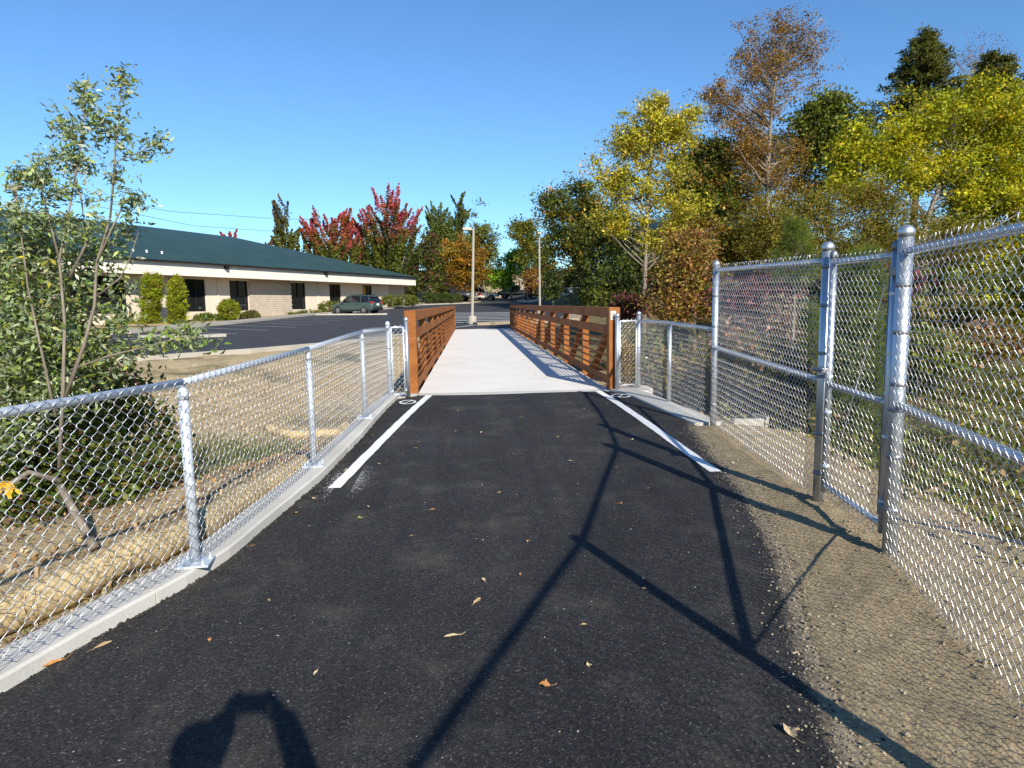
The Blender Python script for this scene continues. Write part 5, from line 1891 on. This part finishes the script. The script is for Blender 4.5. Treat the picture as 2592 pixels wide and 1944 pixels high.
HG = [((0.13, 0.16, 0.024), 3), ((0.095, 0.125, 0.020), 2), ((0.15, 0.14, 0.030), 1)]
AV = [((0.24, 0.27, 0.014), 3), ((0.18, 0.22, 0.014), 3), ((0.22, 0.14, 0.018), 0.6)]
hedge('arborvitae_shrub', 'left of two tall bright green columnar shrubs by the office wall', 46, [(325, 690, 18, 24), (325, 655, 18, 34), (320, 622, 10, 28), (339, 622, 9, 30), (317, 602, 4, 12), (340, 602, 4, 12)], AV, 0.09, 8500, 300, 0.09)
hedge('arborvitae_shrub', 'right of two tall bright green columnar shrubs by the office wall', 46, [(383, 690, 17, 22), (383, 655, 18, 34), (383, 625, 14, 22), (384, 605, 5, 12), (375, 615, 5, 12)], AV, 0.09, 8500, 300, 0.09)
hedge('round_shrub', 'round bright green clipped shrub right of the columnar shrubs', 50, [(494, 671, 22, 24)], AV, 0.08, 5200, 220, 0.07)
hedge('low_hedge', 'low hedge between the columnar shrubs and the round shrub', 50, [(445, 689, 26, 12), (475, 690, 20, 11)], HG, 0.08, 4200, 200, 0.07)
hedge('low_shrub', 'low brownish shrub right of the round shrub', 51, [(540, 684, 20, 13)], [((0.14, 0.12, 0.03), 3), (G3, 2)], 0.08, 2600, 120, 0.07)
hedge('low_hedge', 'low ground hedge left of the columnar shrubs', 46, [(262, 700, 36, 12), (230, 705, 24, 14)], AV, 0.09, 2200, 80, 0.12)
hedge('clipped_hedge', 'mounded hedge just left of the green car', 65, [(712, 664, 24, 13), (735, 664, 14, 12)], HG, 0.10, 3600, 160, 0.10)
hedge('ground_cover', 'thin strip of low green planting left of the mounded hedge', 62, [(668, 676, 26, 5), (640, 679, 20, 4)], HG, 0.10, 1400, 60, 0.10)
hedge('clipped_hedge', 'long low hedge right of the green car', 74, [(845, 650, 24, 12), (880, 649, 26, 12)], HG, 0.10, 4600, 200, 0.10)
hedge('clipped_hedge', 'rounded hedge mound left of the lamp post', 86, [(935, 646, 24, 14), (962, 646, 20, 13)], [((0.055, 0.08, 0.016), 3), ((0.07, 0.095, 0.018), 2)], 0.11, 4200, 190, 0.12)
hedge('clipped_hedge', 'smaller dull hedge mound right beside the lamp post', 88, [(985, 647, 12, 12)], [((0.07, 0.075, 0.02), 3), (G3, 2)], 0.12, 1300, 50, 0.16)
hedge('dry_ground_cover', 'strip of dry reddish brown plants in front of the green car', 60.6, [(765, 684, 34, 3), (790, 684, 30, 3)], [((0.12, 0.05, 0.03), 3), ((0.2, 0.14, 0.07), 2)], 0.09, 900, 50, 0.08)

# --- willow and brambles behind the left fence
def stems(paths, Y, rad, name, mat, parent, base):
    m = MB()
    for pts, r0 in paths:
        P = [at(p[0], p[1], Y + (p[2] if len(p) > 2 else 0)) - base for p in pts]
        m.tube(P, [r0 * (1 - 0.8 * i / (len(P) - 1)) for i in range(len(P))], 7)
    return m.build(name, mat, parent, smooth=True)


WY = 5.0
wb = at(120, 1000, WY)
wbase = Vector((wb.x, wb.y, land(wb.x, wb.y)))
willow = thing('willow_bush', 'tall silvery green willow bush behind the left fence', 'tree', wbase)
stem_paths = [
    ([(128, 1010), (136, 837), (140, 700), (128, 560), (150, 450), (172, 330), (190, 180)], 0.015),
    ([(140, 860), (181, 746), (204, 660), (209, 568), (238, 470), (248, 340), (264, 160)], 0.015),
    ([(209, 568), (240, 497), (268, 440), (300, 425)], 0.009),
    ([(238, 470), (250, 350), (300, 330), (345, 305), (372, 310)], 0.007),
    ([(150, 600), (187, 525), (176, 432), (150, 340), (125, 250)], 0.011),
    ([(120, 900), (90, 760), (60, 620), (45, 500), (30, 370)], 0.011),
    ([(128, 560), (100, 450), (80, 380), (60, 330)], 0.009),
    ([(150, 800), (230, 770), (330, 745), (400, 725), (440, 730)], 0.008),
    ([(209, 640), (260, 600), (280, 560), (300, 500)], 0.007),
]
stems(stem_paths, WY, 1, 'stems', BARK, willow, wbase)
wb_bl = [(264, 180, 22, 26), (186, 205, 26, 30), (215, 250, 42, 30), (262, 235, 24, 24), (245, 290, 34, 26), (190, 290, 40, 34), (155, 290, 32, 36), (130, 260, 14, 30), (130, 345, 44, 34), (95, 370, 46, 36), (175, 350, 34, 26),
         (345, 312, 26, 14), (305, 330, 26, 16), (270, 325, 24, 14), (60, 385, 30, 30), (28, 390, 16, 34), (105, 420, 46, 26), (150, 410, 30, 24), (205, 425, 26, 16), (245, 385, 14, 14), (285, 428, 32, 20), (285, 452, 26, 12), (210, 480, 26, 26), (255, 372, 14, 12),
         (40, 470, 50, 40), (100, 480, 50, 40), (165, 500, 30, 34)]
wl_lo = [(40, 560, 70, 60), (110, 560, 60, 60), (60, 680, 90, 80), (160, 640, 60, 60, 0, 0.5), (240, 620, 40, 40, 0, 0.3), (250, 690, 44, 40, 0, 0.35), (130, 740, 90, 60), (40, 800, 70, 80), (210, 790, 60, 40, 0, 0.5), (120, 850, 90, 50), (270, 760, 40, 30, 0, 0.4), (330, 745, 34, 16), (395, 725, 34, 14), (425, 740, 26, 14), (455, 728, 16, 8), (230, 540, 24, 20), (190, 560, 30, 30), (280, 500, 20, 16), (20, 930, 60, 60)]
WP = [((0.18, 0.25, 0.045), 3), ((0.26, 0.32, 0.11), 3), ((0.13, 0.19, 0.03), 2), ((0.32, 0.31, 0.04), 0.8), ((0.40, 0.43, 0.26), 0.7)]


def leaf_blobs(name, blobs, Y, n, nc, cr, L, Wr, pal, mat, parent, base, depth, shell=0.5, floor=True):
    bw = [(c - np.array(base), r, w) for c, r, w in blobs_world(blobs, Y, depth)]
    cc, _ = clump_centres(bw, nc, shell)
    per = n // nc
    cid = np.repeat(np.arange(nc), per)
    P = cc[cid] + rng.normal(size=(len(cid), 3)) * cr * (0.6 + 0.8 * rng.random(nc))[cid][:, None]
    if floor:
        for i in range(len(P)):
            zf = land(P[i, 0] + base.x, P[i, 1] + base.y) - base.z + 0.02
            if P[i, 2] < zf:
                P[i, 2] = zf + 0.03 * rng.random()
    col = pick_cols(len(P), pal, cid, nc)
    return leaves(name, P, L, Wr, col, mat, parent, up=0.2)


leaf_blobs('crown', wb_bl, WY, 3900, 420, 0.032, 0.050, 0.30, WP, WLEAF, willow, wbase, 1.0, 0.35)
leaf_blobs('lower_foliage', wl_lo, WY + 0.3, 9000, 800, 0.055, 0.056, 0.38, WP, WLEAF, willow, wbase, 1.3, 0.4)

bq = hit(180, 1000)
bbase = Vector((bq.x - 0.6, 5.8, land(bq.x - 0.6, 5.8)))
bram = thing('bramble_thicket', 'dark green bramble thicket filling the bank behind the left fence', 'shrub', bbase)
br_bl = [(60, 760, 110, 90, 0.5), (150, 840, 110, 80, 0.4), (40, 900, 100, 90), (230, 880, 80, 60, 1.0), (130, 960, 120, 70), (310, 900, 60, 40, 1.2), (260, 960, 70, 50, 0.8), (60, 1010, 90, 70), (330, 960, 50, 40, 1.2), (20, 680, 80, 110, 0.8), (170, 740, 80, 60, 1.0), (280, 830, 44, 34, 1.4), (150, 1050, 120, 50), (280, 1025, 80, 50, 0.3), (360, 1000, 50, 44, 0.8), (60, 1090, 90, 50, -0.2)]
BP = [((0.09, 0.135, 0.022), 3), ((0.14, 0.18, 0.028), 2.5), ((0.22, 0.21, 0.035), 1.4), ((0.24, 0.13, 0.07), 1.6), ((0.06, 0.09, 0.02), 2.5)]
leaf_blobs('foliage', br_bl, 5.9, 16500, 1200, 0.075, 0.064, 0.55, BP, LEAF, bram, bbase, 1.2, 0.6)
m = MB()
for k in range(40):
    a = Vector((random.uniform(-1.0, 1.2), random.uniform(-0.8, 1.2), 0))
    a.z = land(a.x + bbase.x, a.y + bbase.y) - bbase.z
    b_ = a + Vector((random.uniform(-0.7, 0.7), random.uniform(-0.5, 0.5), random.uniform(0.5, 1.4)))
    m.tube(limb_path(a, b_, 0.25, 5), [0.007, 0.006, 0.005, 0.004, 0.003, 0.002], 5)
m.build('canes', BARKD, bram)

# leaning cut log and broken branch behind the fence
q0, q1, q2, q3 = at(205, 1185, 4.55), at(130, 1050, 4.75), at(150, 930, 4.9), at(140, 860, 5.0)
lg = MB().tube([q0, q1], [0.030, 0.026], 10).build('leaning_log', BARK, None, smooth=True)
tag(lg, 'bare cut branch leaning on the bank behind the left fence', 'log')
br = MB().tube([q1 + Vector((-.03, .06, .02)), at(60, 1020, 4.7), at(0, 1060, 4.5)], [0.022, 0.018, 0.016], 8).build('fallen_branch', BARK, None, smooth=True)
tag(br, 'grey fallen branch running off to the left behind the fence mesh', 'branch')
tp_ = thing('marker_tape', 'orange-yellow marker tape knotted on the fallen branch behind the fence', 'tape', at(12, 1040, 4.5))
for k in range(4):
    pts = [(random.uniform(-.02, .02), 0, 0)]
    for i in range(6):
        l_ = pts[-1]
        pts.append((l_[0] + random.uniform(-0.03, 0.03), l_[1] + random.uniform(-.01, .01), l_[2] - random.uniform(0.004, 0.024)))
    m = MB()
    for p in pts:
        m.v += [(p[0] - 0.012, p[1], p[2]), (p[0] + 0.012, p[1] + 0.004, p[2])]
    m.f = [(2 * i, 2 * i + 1, 2 * i + 3, 2 * i + 2) for i in range(len(pts) - 1)]
    m.build('ribbon', simple('orange_tape', (0.6, 0.32, 0.02), 0.5), tp_)

# ------------------------------------------------------------------ straw wattles, stakes, grass, litter
def wattle(label, pts, r, zoff=0.0):
    m = MB()
    P = []
    for a, b in zip(pts, pts[1:]):
        n = max(2, int((Vector(b) - Vector(a)).length / 0.08))
        P += [Vector((*a, 0)).lerp(Vector((*b, 0)), i / n) for i in range(n)]
    P.append(Vector((*pts[-1], 0)))
    for _ in range(3):
        P = [P[0]] + [(P[i - 1] + P[i] * 2 + P[i + 1]) / 4 for i in range(1, len(P) - 1)] + [P[-1]]
    P3, rr = [], []
    for i, p in enumerate(P):
        P3.append((p.x, p.y, land(p.x, p.y) + r * 0.72 + zoff))
        rr.append(r * (1 + 0.06 * math.sin(i * 0.9) + random.uniform(-0.05, 0.05)))
    m.tube(P3, rr, 12)
    o = m.build('straw_wattle', STRAWM, None, smooth=True)
    tag(o, label, 'straw wattle')
    n = int(len(P3) * 26)
    idx = rng.integers(len(P3), size=n)
    an = rng.uniform(0, 2 * math.pi, n)
    B = np.array(P3)[idx]
    tg = np.array(P3)[np.minimum(idx + 1, len(P3) - 1)] - np.array(P3)[np.maximum(idx - 1, 0)]
    tg /= np.linalg.norm(tg, axis=1)[:, None]
    sd = np.cross(tg, np.array([0, 0, 1.0]))
    nrm = sd * np.cos(an)[:, None] + np.array([0, 0, 1.0]) * np.sin(an)[:, None]
    c_ = B + nrm * r * 1.02 + tg * rng.normal(size=(n, 1)) * 0.04
    dd_ = tg * rng.normal(size=(n, 1)) + np.cross(tg, nrm) * rng.normal(size=(n, 1)) + nrm * np.abs(rng.normal(size=(n, 1))) * 0.25
    dd_ /= np.linalg.norm(dd_, axis=1)[:, None]
    ll_ = rng.uniform(0.02, 0.05, n)[:, None]
    w_ = np.cross(dd_, nrm) * 0.0018
    V = np.stack([c_ - dd_ * ll_ - w_, c_ - dd_ * ll_ + w_, c_ + dd_ * ll_ + w_, c_ + dd_ * ll_ - w_], 1).reshape(-1, 3)
    col_ = np.repeat(pick_cols(n, [((0.62, 0.48, 0.26), 3), ((0.45, 0.33, 0.16), 2), ((0.30, 0.22, 0.12), 1)]), 4, axis=0)
    kind(np_mesh('loose_straw', V, np.arange(4 * n).reshape(-1, 4), DRYL, o, False, col_), 'stuff')
    return o


wattle('thick straw wattle lying just behind the left kerb', [(-2.95, 1.9), (-2.72, 2.6), (-2.45, 3.35), (-2.14, 4.1), (-1.95, 4.7), (-1.86, 5.5), (-1.72, 6.15), (-1.62, 6.6)], 0.105, 0.03)
hp = [hit(px, py) for px, py in ((580, 930), (625, 947), (680, 945), (725, 942), (748, 925))]
wattle('thin straw wattle across the foot of the mulched slope', [(p.x, p.y) for p in hp], 0.085)
for (x, y, lean, lab) in ((-2.62, 3.2, -0.05, 'wooden stake nearest the camera beside the straw wattle'), (-2.45, 3.7, 0.1, 'second wooden stake from the camera beside the straw wattle'),
                         (-2.18, 4.35, -0.08, 'wooden stake just left of the first visible fence post'), (-1.98, 5.2, 0.05, 'wooden stake by the wattle right of the first visible fence post'),
                         (-1.86, 5.75, -0.1, 'left of three stakes close together at the far end of the wattle'), (-1.80, 5.95, 0.12, 'middle of three stakes close together at the far end of the wattle'), (-1.76, 6.1, 0.02, 'farthest of three stakes close together at the end of the wattle')):
    z = land(x, y)
    o = MB().bar((x, y, z - 0.05), (x + lean * 0.3, y + 0.02, z + 0.24), 0.018, 0.018).build('wooden_stake', WOOD)
    tag(o, lab, 'stake', 'stakes pinning the straw wattle')


def grass(name, n, sampler, hmin, hmax, pal, parent=None):
    X = np.array([sampler() for _ in range(n)])
    Z = np.array([land(x, y) for x, y in X])
    o_ = np.column_stack([X, Z - 0.01])
    d = rng.normal(size=(n, 3)) * 0.4
    d[:, 2] = 1
    d /= np.linalg.norm(d, axis=1)[:, None]
    s = np.cross(d, unit(n))
    s /= np.linalg.norm(s, axis=1)[:, None]
    h = rng.uniform(hmin, hmax, n)[:, None]
    w = h * 0.035 + 0.002
    V = np.stack([o_ - s * w, o_ + s * w, o_ + d * h], 1).reshape(-1, 3)
    c = np.repeat(pick_cols(n, pal), 3, axis=0).clip(0.005, 0.9)
    o = np_mesh(name, V, np.arange(3 * n).reshape(-1, 3), LEAF, parent, False, c)
    return kind(o, 'stuff')


GP = [((0.065, 0.12, 0.020), 3), ((0.10, 0.14, 0.03), 2), ((0.20, 0.17, 0.07), 1.2)]
gp = hit(500, 985)


def gs1():
    a = rng.normal(size=2)
    return gp.x + a[0] * 0.9, gp.y + a[1] * 0.8


g = grass('grass_patch', 5000, gs1, 0.05, 0.16, GP)
g['label'] = 'short green grass in the ditch behind the left fence'
g['category'] = 'grass'


def gs2():
    while True:
        y = rng.uniform(2.0, 7.0)
        k = tab_x(KERB_IN, y)
        x = k - 0.24 - abs(rng.normal()) * 0.5
        if mnoise.noise((x * 1.5, y * 1.5, 7)) > -0.02 or rng.random() < 0.12:
            return x, y


g = grass('grass_verge', 4200, gs2, 0.02, 0.07, GP)
g['label'] = 'thin green grass sprouting between the kerb and the wattle'
g['category'] = 'grass'


def gs3():
    while True:
        y = rng.uniform(0.5, 24)
        x = 3.6 + 17 * rng.random() ** 1.3
        fx = tab_x(FENCE_R + [(2.9, 9), (3.0, 20)], y)
        if x > fx + 1.1 and mnoise.noise((x * 0.5, y * 0.5, 2)) > -0.15:
            return x, y


g = grass('grass_bank', 60000, gs3, 0.06, 0.30, [((0.085, 0.115, 0.022), 3), ((0.13, 0.13, 0.03), 2), ((0.24, 0.18, 0.08), 1.3)])
g['label'] = 'rough grass on the bank beyond the tall fence'
g['category'] = 'grass'


def weeds(name, n, sampler, L, hmax, pal, label):
    X = np.array([sampler() for _ in range(n)])
    ctr = rng.integers(max(1, n // 28), size=n)
    P2 = X[ctr] + rng.normal(size=(n, 2)) * 0.16
    Z = np.array([land(x, y) for x, y in P2]) + 0.02 + hmax * rng.random(n) ** 1.5 * (0.4 + 0.6 * rng.random(n // 28 + 1)[ctr])
    o = leaves(name, np.column_stack([P2, Z]), L, 0.45, pick_cols(n, pal, ctr, n // 28 + 1), LEAF, None, up=0.6)
    kind(o, 'stuff')
    o['label'] = label
    o['category'] = 'weeds'
    return o


def ws1():
    y = rng.uniform(3.0, 15)
    fx = tab_x(FENCE_R + [(2.9, 9), (3.0, 20)], y)
    return fx + 0.9 + 7.0 * rng.random() ** 1.3, y


weeds('bank_weeds', 15000, ws1, 0.07, 0.55, [((0.18, 0.23, 0.03), 3), ((0.28, 0.27, 0.05), 2), ((0.36, 0.25, 0.13), 2.2), ((0.34, 0.31, 0.05), 1), ((0.10, 0.14, 0.025), 1.5)], 'green and yellowing weeds crowding the bank close behind the tall fence')


def litter(name, n, sampler, L, pal, label):
    X = np.array([sampler() for _ in range(n)])
    Z = np.array([land(x, y) for x, y in X]) + 0.012 + 0.02 * rng.random(n)
    o = leaves(name, np.column_stack([X, Z]), L, 0.55, pick_cols(n, pal), DRYL, None, up=2.5)
    kind(o, 'stuff')
    o['label'] = label
    o['category'] = 'leaf litter'
    return o


LPAL = [((0.42, 0.30, 0.14), 3), ((0.34, 0.20, 0.08), 2), ((0.50, 0.40, 0.24), 2), ((0.20, 0.10, 0.05), 1.5)]


def ls1():
    y = rng.uniform(1.8, 9)
    k = tab_x(KERB_IN, min(y, 10.2))
    return k - 0.26 - abs(rng.normal()) * 1.1, y


litter('leaf_litter', 3800, ls1, 0.045, LPAL, 'dry fallen leaves and straw strewn behind the left kerb')


def ls2():
    return rng.uniform(-6.5, -1.6), 10 + 10 * rng.random() ** 1.4


litter('slope_litter', 3600, ls2, 0.055, LPAL, 'tan leaf litter over the mulched slope left of the bridge')


def ls3():
    y = rng.uniform(1.0, 15)
    return max(rng.uniform(2.2, 9), tab_x(FENCE_R + [(2.9, 9), (3, 20)], y) + 0.15), y


litter('bank_litter', 2600, ls3, 0.06, [((0.34, 0.20, 0.10), 3), ((0.40, 0.28, 0.15), 2), ((0.2, 0.1, 0.06), 2)], 'brown leaf litter on the bank beyond the tall fence')

# concrete headwall with pipe behind the tall fence
hw = thing('concrete_headwall', 'small flared concrete headwall with a dark pipe behind the tall fence', 'headwall', (3.72, 8.75, land(3.72, 8.75) - 0.03), R(8))
hw.scale = (0.52, 0.8, 0.8)
MB().prism([(-0.42, 0), (0.36, -0.10), (0.40, 0.02), (-0.42, 0.14)], -0.1, 0.30).build('wall', WALK, hw, bevel=0.01)
MB().add([(0.30, -0.1, -0.1), (0.40, -0.1, -0.1), (0.46, -0.14, 0.34), (0.38, -0.14, 0.34), (0.30, 0.3, -0.1), (0.40, 0.3, -0.1), (0.46, 0.3, 0.34), (0.38, 0.3, 0.34)],
         [(0, 1, 2, 3), (4, 7, 6, 5), (0, 4, 5, 1), (1, 5, 6, 2), (2, 6, 7, 3), (3, 7, 4, 0)]).build('wing', WALK, hw)
MB().lathe((0.20, -0.16, 0.06), [(0.055, -0.1), (0.075, -0.1), (0.075, 0.1), (0.055, 0.1)], 12, 'Y').build('pipe', BLACK, hw)
# rocks beside it
RSH = [(1, 0, 0), (-1, 0, 0), (0, 1, 0), (0, -1, 0), (0, 0, 0.7), (0, 0, -0.5)]
for k, (x, y, s, lab) in enumerate(((3.75, 8.1, 0.10, 'round grey stone right of the concrete headwall'), (3.95, 7.8, 0.08, 'smaller grey stone in front of the headwall stones'), (4.15, 8.2, 0.12, 'largest grey stone farthest right of the headwall'))):
    bm = bmesh.new()
    bmesh.ops.create_icosphere(bm, subdivisions=2, radius=s)
    for v in bm.verts:
        v.co *= 1 + 0.22 * mnoise.noise(v.co * 9 + Vector((k * 5, 0, 0)))
        v.co.z *= 0.7
    me = bpy.data.meshes.new('stone')
    bm.to_mesh(me)
    bm.free()
    me.materials.append(WALK)
    o = obj('stone', me)
    o.location = (x, y, land(x, y) + s * 0.35)
    tag(o, lab, 'stone')

# ------------------------------------------------------------------ fallen leaves on the path
LM = [simple('tan_dry_leaf', (0.40, 0.28, 0.15), 0.85, 0, 0.25, 60, 0, 0.2), simple('orange_dry_leaf', (0.46, 0.22, 0.07), 0.85, 0, 0.25, 60), simple('pale_dry_leaf', (0.50, 0.39, 0.23), 0.85, 0, 0.2, 60), simple('green_fallen_leaf', (0.20, 0.24, 0.08), 0.8, 0, 0.2, 60)]


def leaf_mesh(kind_, mat, s, seed):
    r_ = random.Random(seed)
    m = MB()
    if kind_ == 'maple':
        out = []
        n = 20
        for k in range(n):
            a = 2 * math.pi * k / n + 0.2
            rad = s * (0.78 + 0.16 * math.cos(5 * a)) * r_.uniform(0.78, 1.1) * (1.0 if abs(a - 3.3) > 1.2 else 0.8)
            out.append((rad * math.cos(a) * 0.95, rad * math.sin(a) * 0.8, s * (0.08 + 0.55 * abs(math.sin(1.0 * a + 0.5)) ** 2 * r_.uniform(0.4, 1.2))))
        m.v = [(0, 0, s * 0.12)] + out
        m.f = [(0, 1 + k, 1 + (k + 1) % n) for k in range(n)]
    else:
        n = 6
        for i in range(n + 1):
            t = i / n
            w = s * 0.42 * math.sin(math.pi * min(0.98, t + 0.04)) ** 0.8
            x = s * (t * 2 - 1)
            cz = s * 0.35 * (t - 0.5) ** 2 + s * 0.06
            up_ = w * r_.uniform(0.35, 0.8)
            m.v += [(x, -w, cz + up_), (x, 0, cz), (x, w, cz + up_ * 0.7)]
        for i in range(n):
            m.f += [(3 * i, 3 * i + 3, 3 * i + 4, 3 * i + 1), (3 * i + 1, 3 * i + 4, 3 * i + 5, 3 * i + 2)]
    # stalk
    m.tube([(s * 0.9, 0, s * 0.08), (s * 1.35, s * 0.1, s * 0.14), (s * 1.7, s * 0.25, s * 0.22)], s * 0.03, 4)
    return m.mesh('fallen_leaf', mat)


BIG = [((1.11, 2.18), 'maple', 2, 0.050, 'large pale crumpled leaf lying near the lower right of the asphalt'),
       ((0.26, 2.55), 'maple', 1, 0.040, 'orange-brown curled leaf near the bottom centre of the path'),
       ((0.0, 3.35), 'oval', 0, 0.040, 'tan curled leaf in mid path above the pale seed wing'),
       ((-0.12, 2.99), 'oval', 2, 0.045, 'long pale seed-wing leaf left of the broad shadow line'),
       ((-1.73, 3.05), 'oval', 0, 0.046, 'tan leaf standing on the asphalt beside the left kerb'),
       ((-1.86, 2.90), 'oval', 1, 0.055, 'orange leaf flat against the left kerb edge nearest the camera'),
       ((-0.84, 4.77), 'maple', 3, 0.030, 'small green leaf left of the path middle'),
       ((2.34, 5.79), 'maple', 2, 0.045, 'pale leaf on the gravel right of the white line end'),
       ((2.46, 5.39), 'oval', 0, 0.045, 'tan leaf on the gravel by the tall fence foot'),
       ((-1.20, 5.66), 'oval', 1, 0.022, 'tiny brown leaf lying on the end of the left white line'),
       ((-0.69, 2.73), 'oval', 2, 0.022, 'pale leaf fragment with long stalk near the hand shadow'),
       ((0.91, 6.21), 'oval', 2, 0.032, 'flat pale leaf right of the path middle before the bridge')]
for i, ((x, y), kd, mi, s, lab) in enumerate(BIG):
    o = obj('fallen_leaf', leaf_mesh(kd, LM[mi], s * 0.85, i))
    zb = path_z(y) + (0.05 if x > 2.2 else 0.006)
    o.location = (x, y, zb)
    o.rotation_euler = (random.uniform(-0.1, 0.1), random.uniform(-0.1, 0.1), random.uniform(0, 6.28))
    tag(o, lab, 'leaf', 'leaves fallen on the path')
SM = [leaf_mesh('oval' if k % 2 else 'maple', LM[k % 3], 0.024 + 0.004 * (k % 3), 50 + k) for k in range(6)]
spots = [(-0.43, 4.38), (-0.32, 4.92), (-0.81, 5.04), (0.4, 6.52), (1.29, 5.93), (0.93, 3.55), (0.9, 3.42), (0.25, 3.68), (0.47, 2.69), (0.51, 3.05), (0.34, 4.2), (0.04, 3.62), (-0.2, 7.66), (-1.33, 4.95), (-1.17, 6.1), (-1.1, 3.47), (-1.25, 3.06), (0.09, 7.57), (0.93, 7.23), (-1.45, 4.3), (-1.28, 5.3), (-1.12, 7.2), (-1.14, 7.6), (0.6, 8.4), (1.5, 8.9), (-0.6, 6.9), (1.7, 7.0), (0.2, 5.3), (1.1, 4.9), (-0.9, 6.3), (-0.2, 9.0), (1.9, 9.3)]
for i, (x, y) in enumerate(spots):
    o = obj('fallen_leaf', SM[i % 6])
    o.location = (x, y, path_z(y) + 0.006)
    o.rotation_euler = (random.uniform(-0.2, 0.2), random.uniform(-0.2, 0.2), random.uniform(0, 6.28))
    o.scale = (random.uniform(0.5, 0.95),) * 3
    tag(o, 'small dry leaf scattered on the black asphalt', 'leaf', 'small leaves scattered on the path')
for i in range(14):
    o = obj('fallen_leaf', SM[i % 6])
    x, y = random.uniform(-0.7, 1.6), random.uniform(11.5, 30)
    o.location = (x, y, ZD + 0.004)
    o.rotation_euler = (0, 0, random.uniform(0, 6.28))
    tag(o, 'small dry leaf on the pale bridge deck', 'leaf', 'small leaves on the bridge deck')

# ------------------------------------------------------------------ the photographer, whose shadow falls on the path
CLOTH = simple('dark_jacket', (0.05, 0.06, 0.09), 0.9, 0, 0.2, 20)
SKIN = simple('skin', (0.45, 0.28, 0.20), 0.6, 0, 0.08, 30)
HAIR = simple('brown_hair', (0.06, 0.035, 0.02), 0.7, 0, 0.3, 60)


def skin_mesh(name, pts, edges, radii, mat, parent, rootv=0, sub=2):
    me = bpy.data.meshes.new(name)
    me.from_pydata([Vector(p) for p in pts], edges, [])
    o = obj(name, me, parent)
    sm = o.modifiers.new('skin', 'SKIN')
    sm.use_smooth_shade = True
    lay = me.skin_vertices[0].data
    for i, r_ in enumerate(radii):
        lay[i].radius = r_ if isinstance(r_, tuple) else (r_, r_)
        lay[i].use_root = i == rootv
    o.modifiers.new('sub', 'SUBSURF').levels = sub
    o.modifiers['sub'].render_levels = sub
    me.materials.append(mat)
    return o


per = thing('person', 'person in a dark jacket holding up a compact camera, casting the shadow at lower left', 'person', (0, 0, 0))
pts = [(-0.13, -0.44, 0.90), (-0.13, -0.43, 1.08), (-0.13, -0.41, 1.26), (-0.125, -0.36, 1.36), (-0.12, -0.33, 1.42),
       (0.04, -0.37, 1.31), (0.235, -0.17, 1.12), (0.125, -0.055, 1.45),
       (-0.36, -0.37, 1.33), (-0.25, -0.16, 1.17), (-0.115, -0.06, 1.46),
       (-0.03, -0.45, 0.86), (-0.01, -0.43, 0.48), (-0.01, -0.47, 0.09), (0.0, -0.33, 0.05),
       (-0.23, -0.45, 0.86), (-0.26, -0.43, 0.48), (-0.27, -0.47, 0.09), (-0.28, -0.33, 0.05), (0.100, -0.05, 1.505), (-0.100, -0.05, 1.505)]
edg = [(7, 19), (10, 20), (0, 1), (1, 2), (2, 3), (3, 4), (2, 5), (5, 6), (6, 7), (2, 8), (8, 9), (9, 10), (0, 11), (11, 12), (12, 13), (13, 14), (0, 15), (15, 16), (16, 17), (17, 18)]
rad = [(0.16, 0.11), (0.15, 0.10), (0.16, 0.10), (0.07, 0.07), 0.055, 0.075, 0.066, 0.052, 0.095, 0.08, 0.060, (0.09, 0.09), 0.065, 0.045, 0.04, (0.09, 0.09), 0.065, 0.045, 0.04, 0.046, 0.048]
skin_mesh('body', pts, edg, rad, CLOTH, per)
bm = bmesh.new()
bmesh.ops.create_uvsphere(bm, u_segments=24, v_segments=16, radius=1)
for v in bm.verts:
    x, y, z = v.co
    f = 1 - 0.22 * max(0, -z)
    v.co = Vector((x * 0.074 * f, y * 0.092 * f + (0.012 if y > 0.9 and -0.35 < z < 0.05 else 0), z * 0.112))
me = bpy.data.meshes.new('head')
bm.to_mesh(me)
bm.free()
me.materials.append(SKIN)
hd = obj('head', me, per)
hd.location = (-0.115, -0.31, 1.505)
MB().lathe((-0.115, -0.32, 1.515), [(0.083, 0.0), (0.084, 0.04), (0.074, 0.075), (0.05, 0.10), (0.01, 0.112)], 20).build('hair', HAIR, hd)
hd.children[0].matrix_parent_inverse = Matrix.Translation((0.115, 0.31, -1.505))
for sd in (-1, 1):
    wx = 0.125 * sd
    fp = [(wx, -0.055, 1.45), (wx * 0.80, -0.05, 1.50)]
    fe = [(0, 1)]
    fr = [0.036, 0.036]
    for k in range(4):
        zz = 1.515 + 0.017 * (k - 0.5) + 0.012
        fp += [(0.078 * sd, -0.045, zz), (0.062 * sd, -0.024, zz + 0.004), (0.045 * sd, -0.022, zz + 0.004)]
        b0 = len(fp) - 3
        fe += [(1, b0), (b0, b0 + 1), (b0 + 1, b0 + 2)]
        fr += [0.010, 0.009, 0.0075]
    fp += [(0.075 * sd, -0.075, 1.505), (0.045 * sd, -0.08, 1.513)]
    b0 = len(fp) - 2
    fe += [(1, b0), (b0, b0 + 1)]
    fr += [0.011, 0.009]
    skin_mesh('hand', fp, fe, fr, SKIN, per, 0, 1)
cb = thing('compact_camera', 'small dark compact camera held up by the person taking the picture', 'camera', (0, -0.055, 1.545))
MB().box((0, 0, 0), (0.115, 0.030, 0.070)).build('camera_body', BLACK, cb, bevel=0.006)
MB().lathe((0.005, 0.014, 0), [(0.024, 0), (0.024, 0.012), (0.018, 0.016)], 20, 'Y').build('lens_ring', FITT, cb)
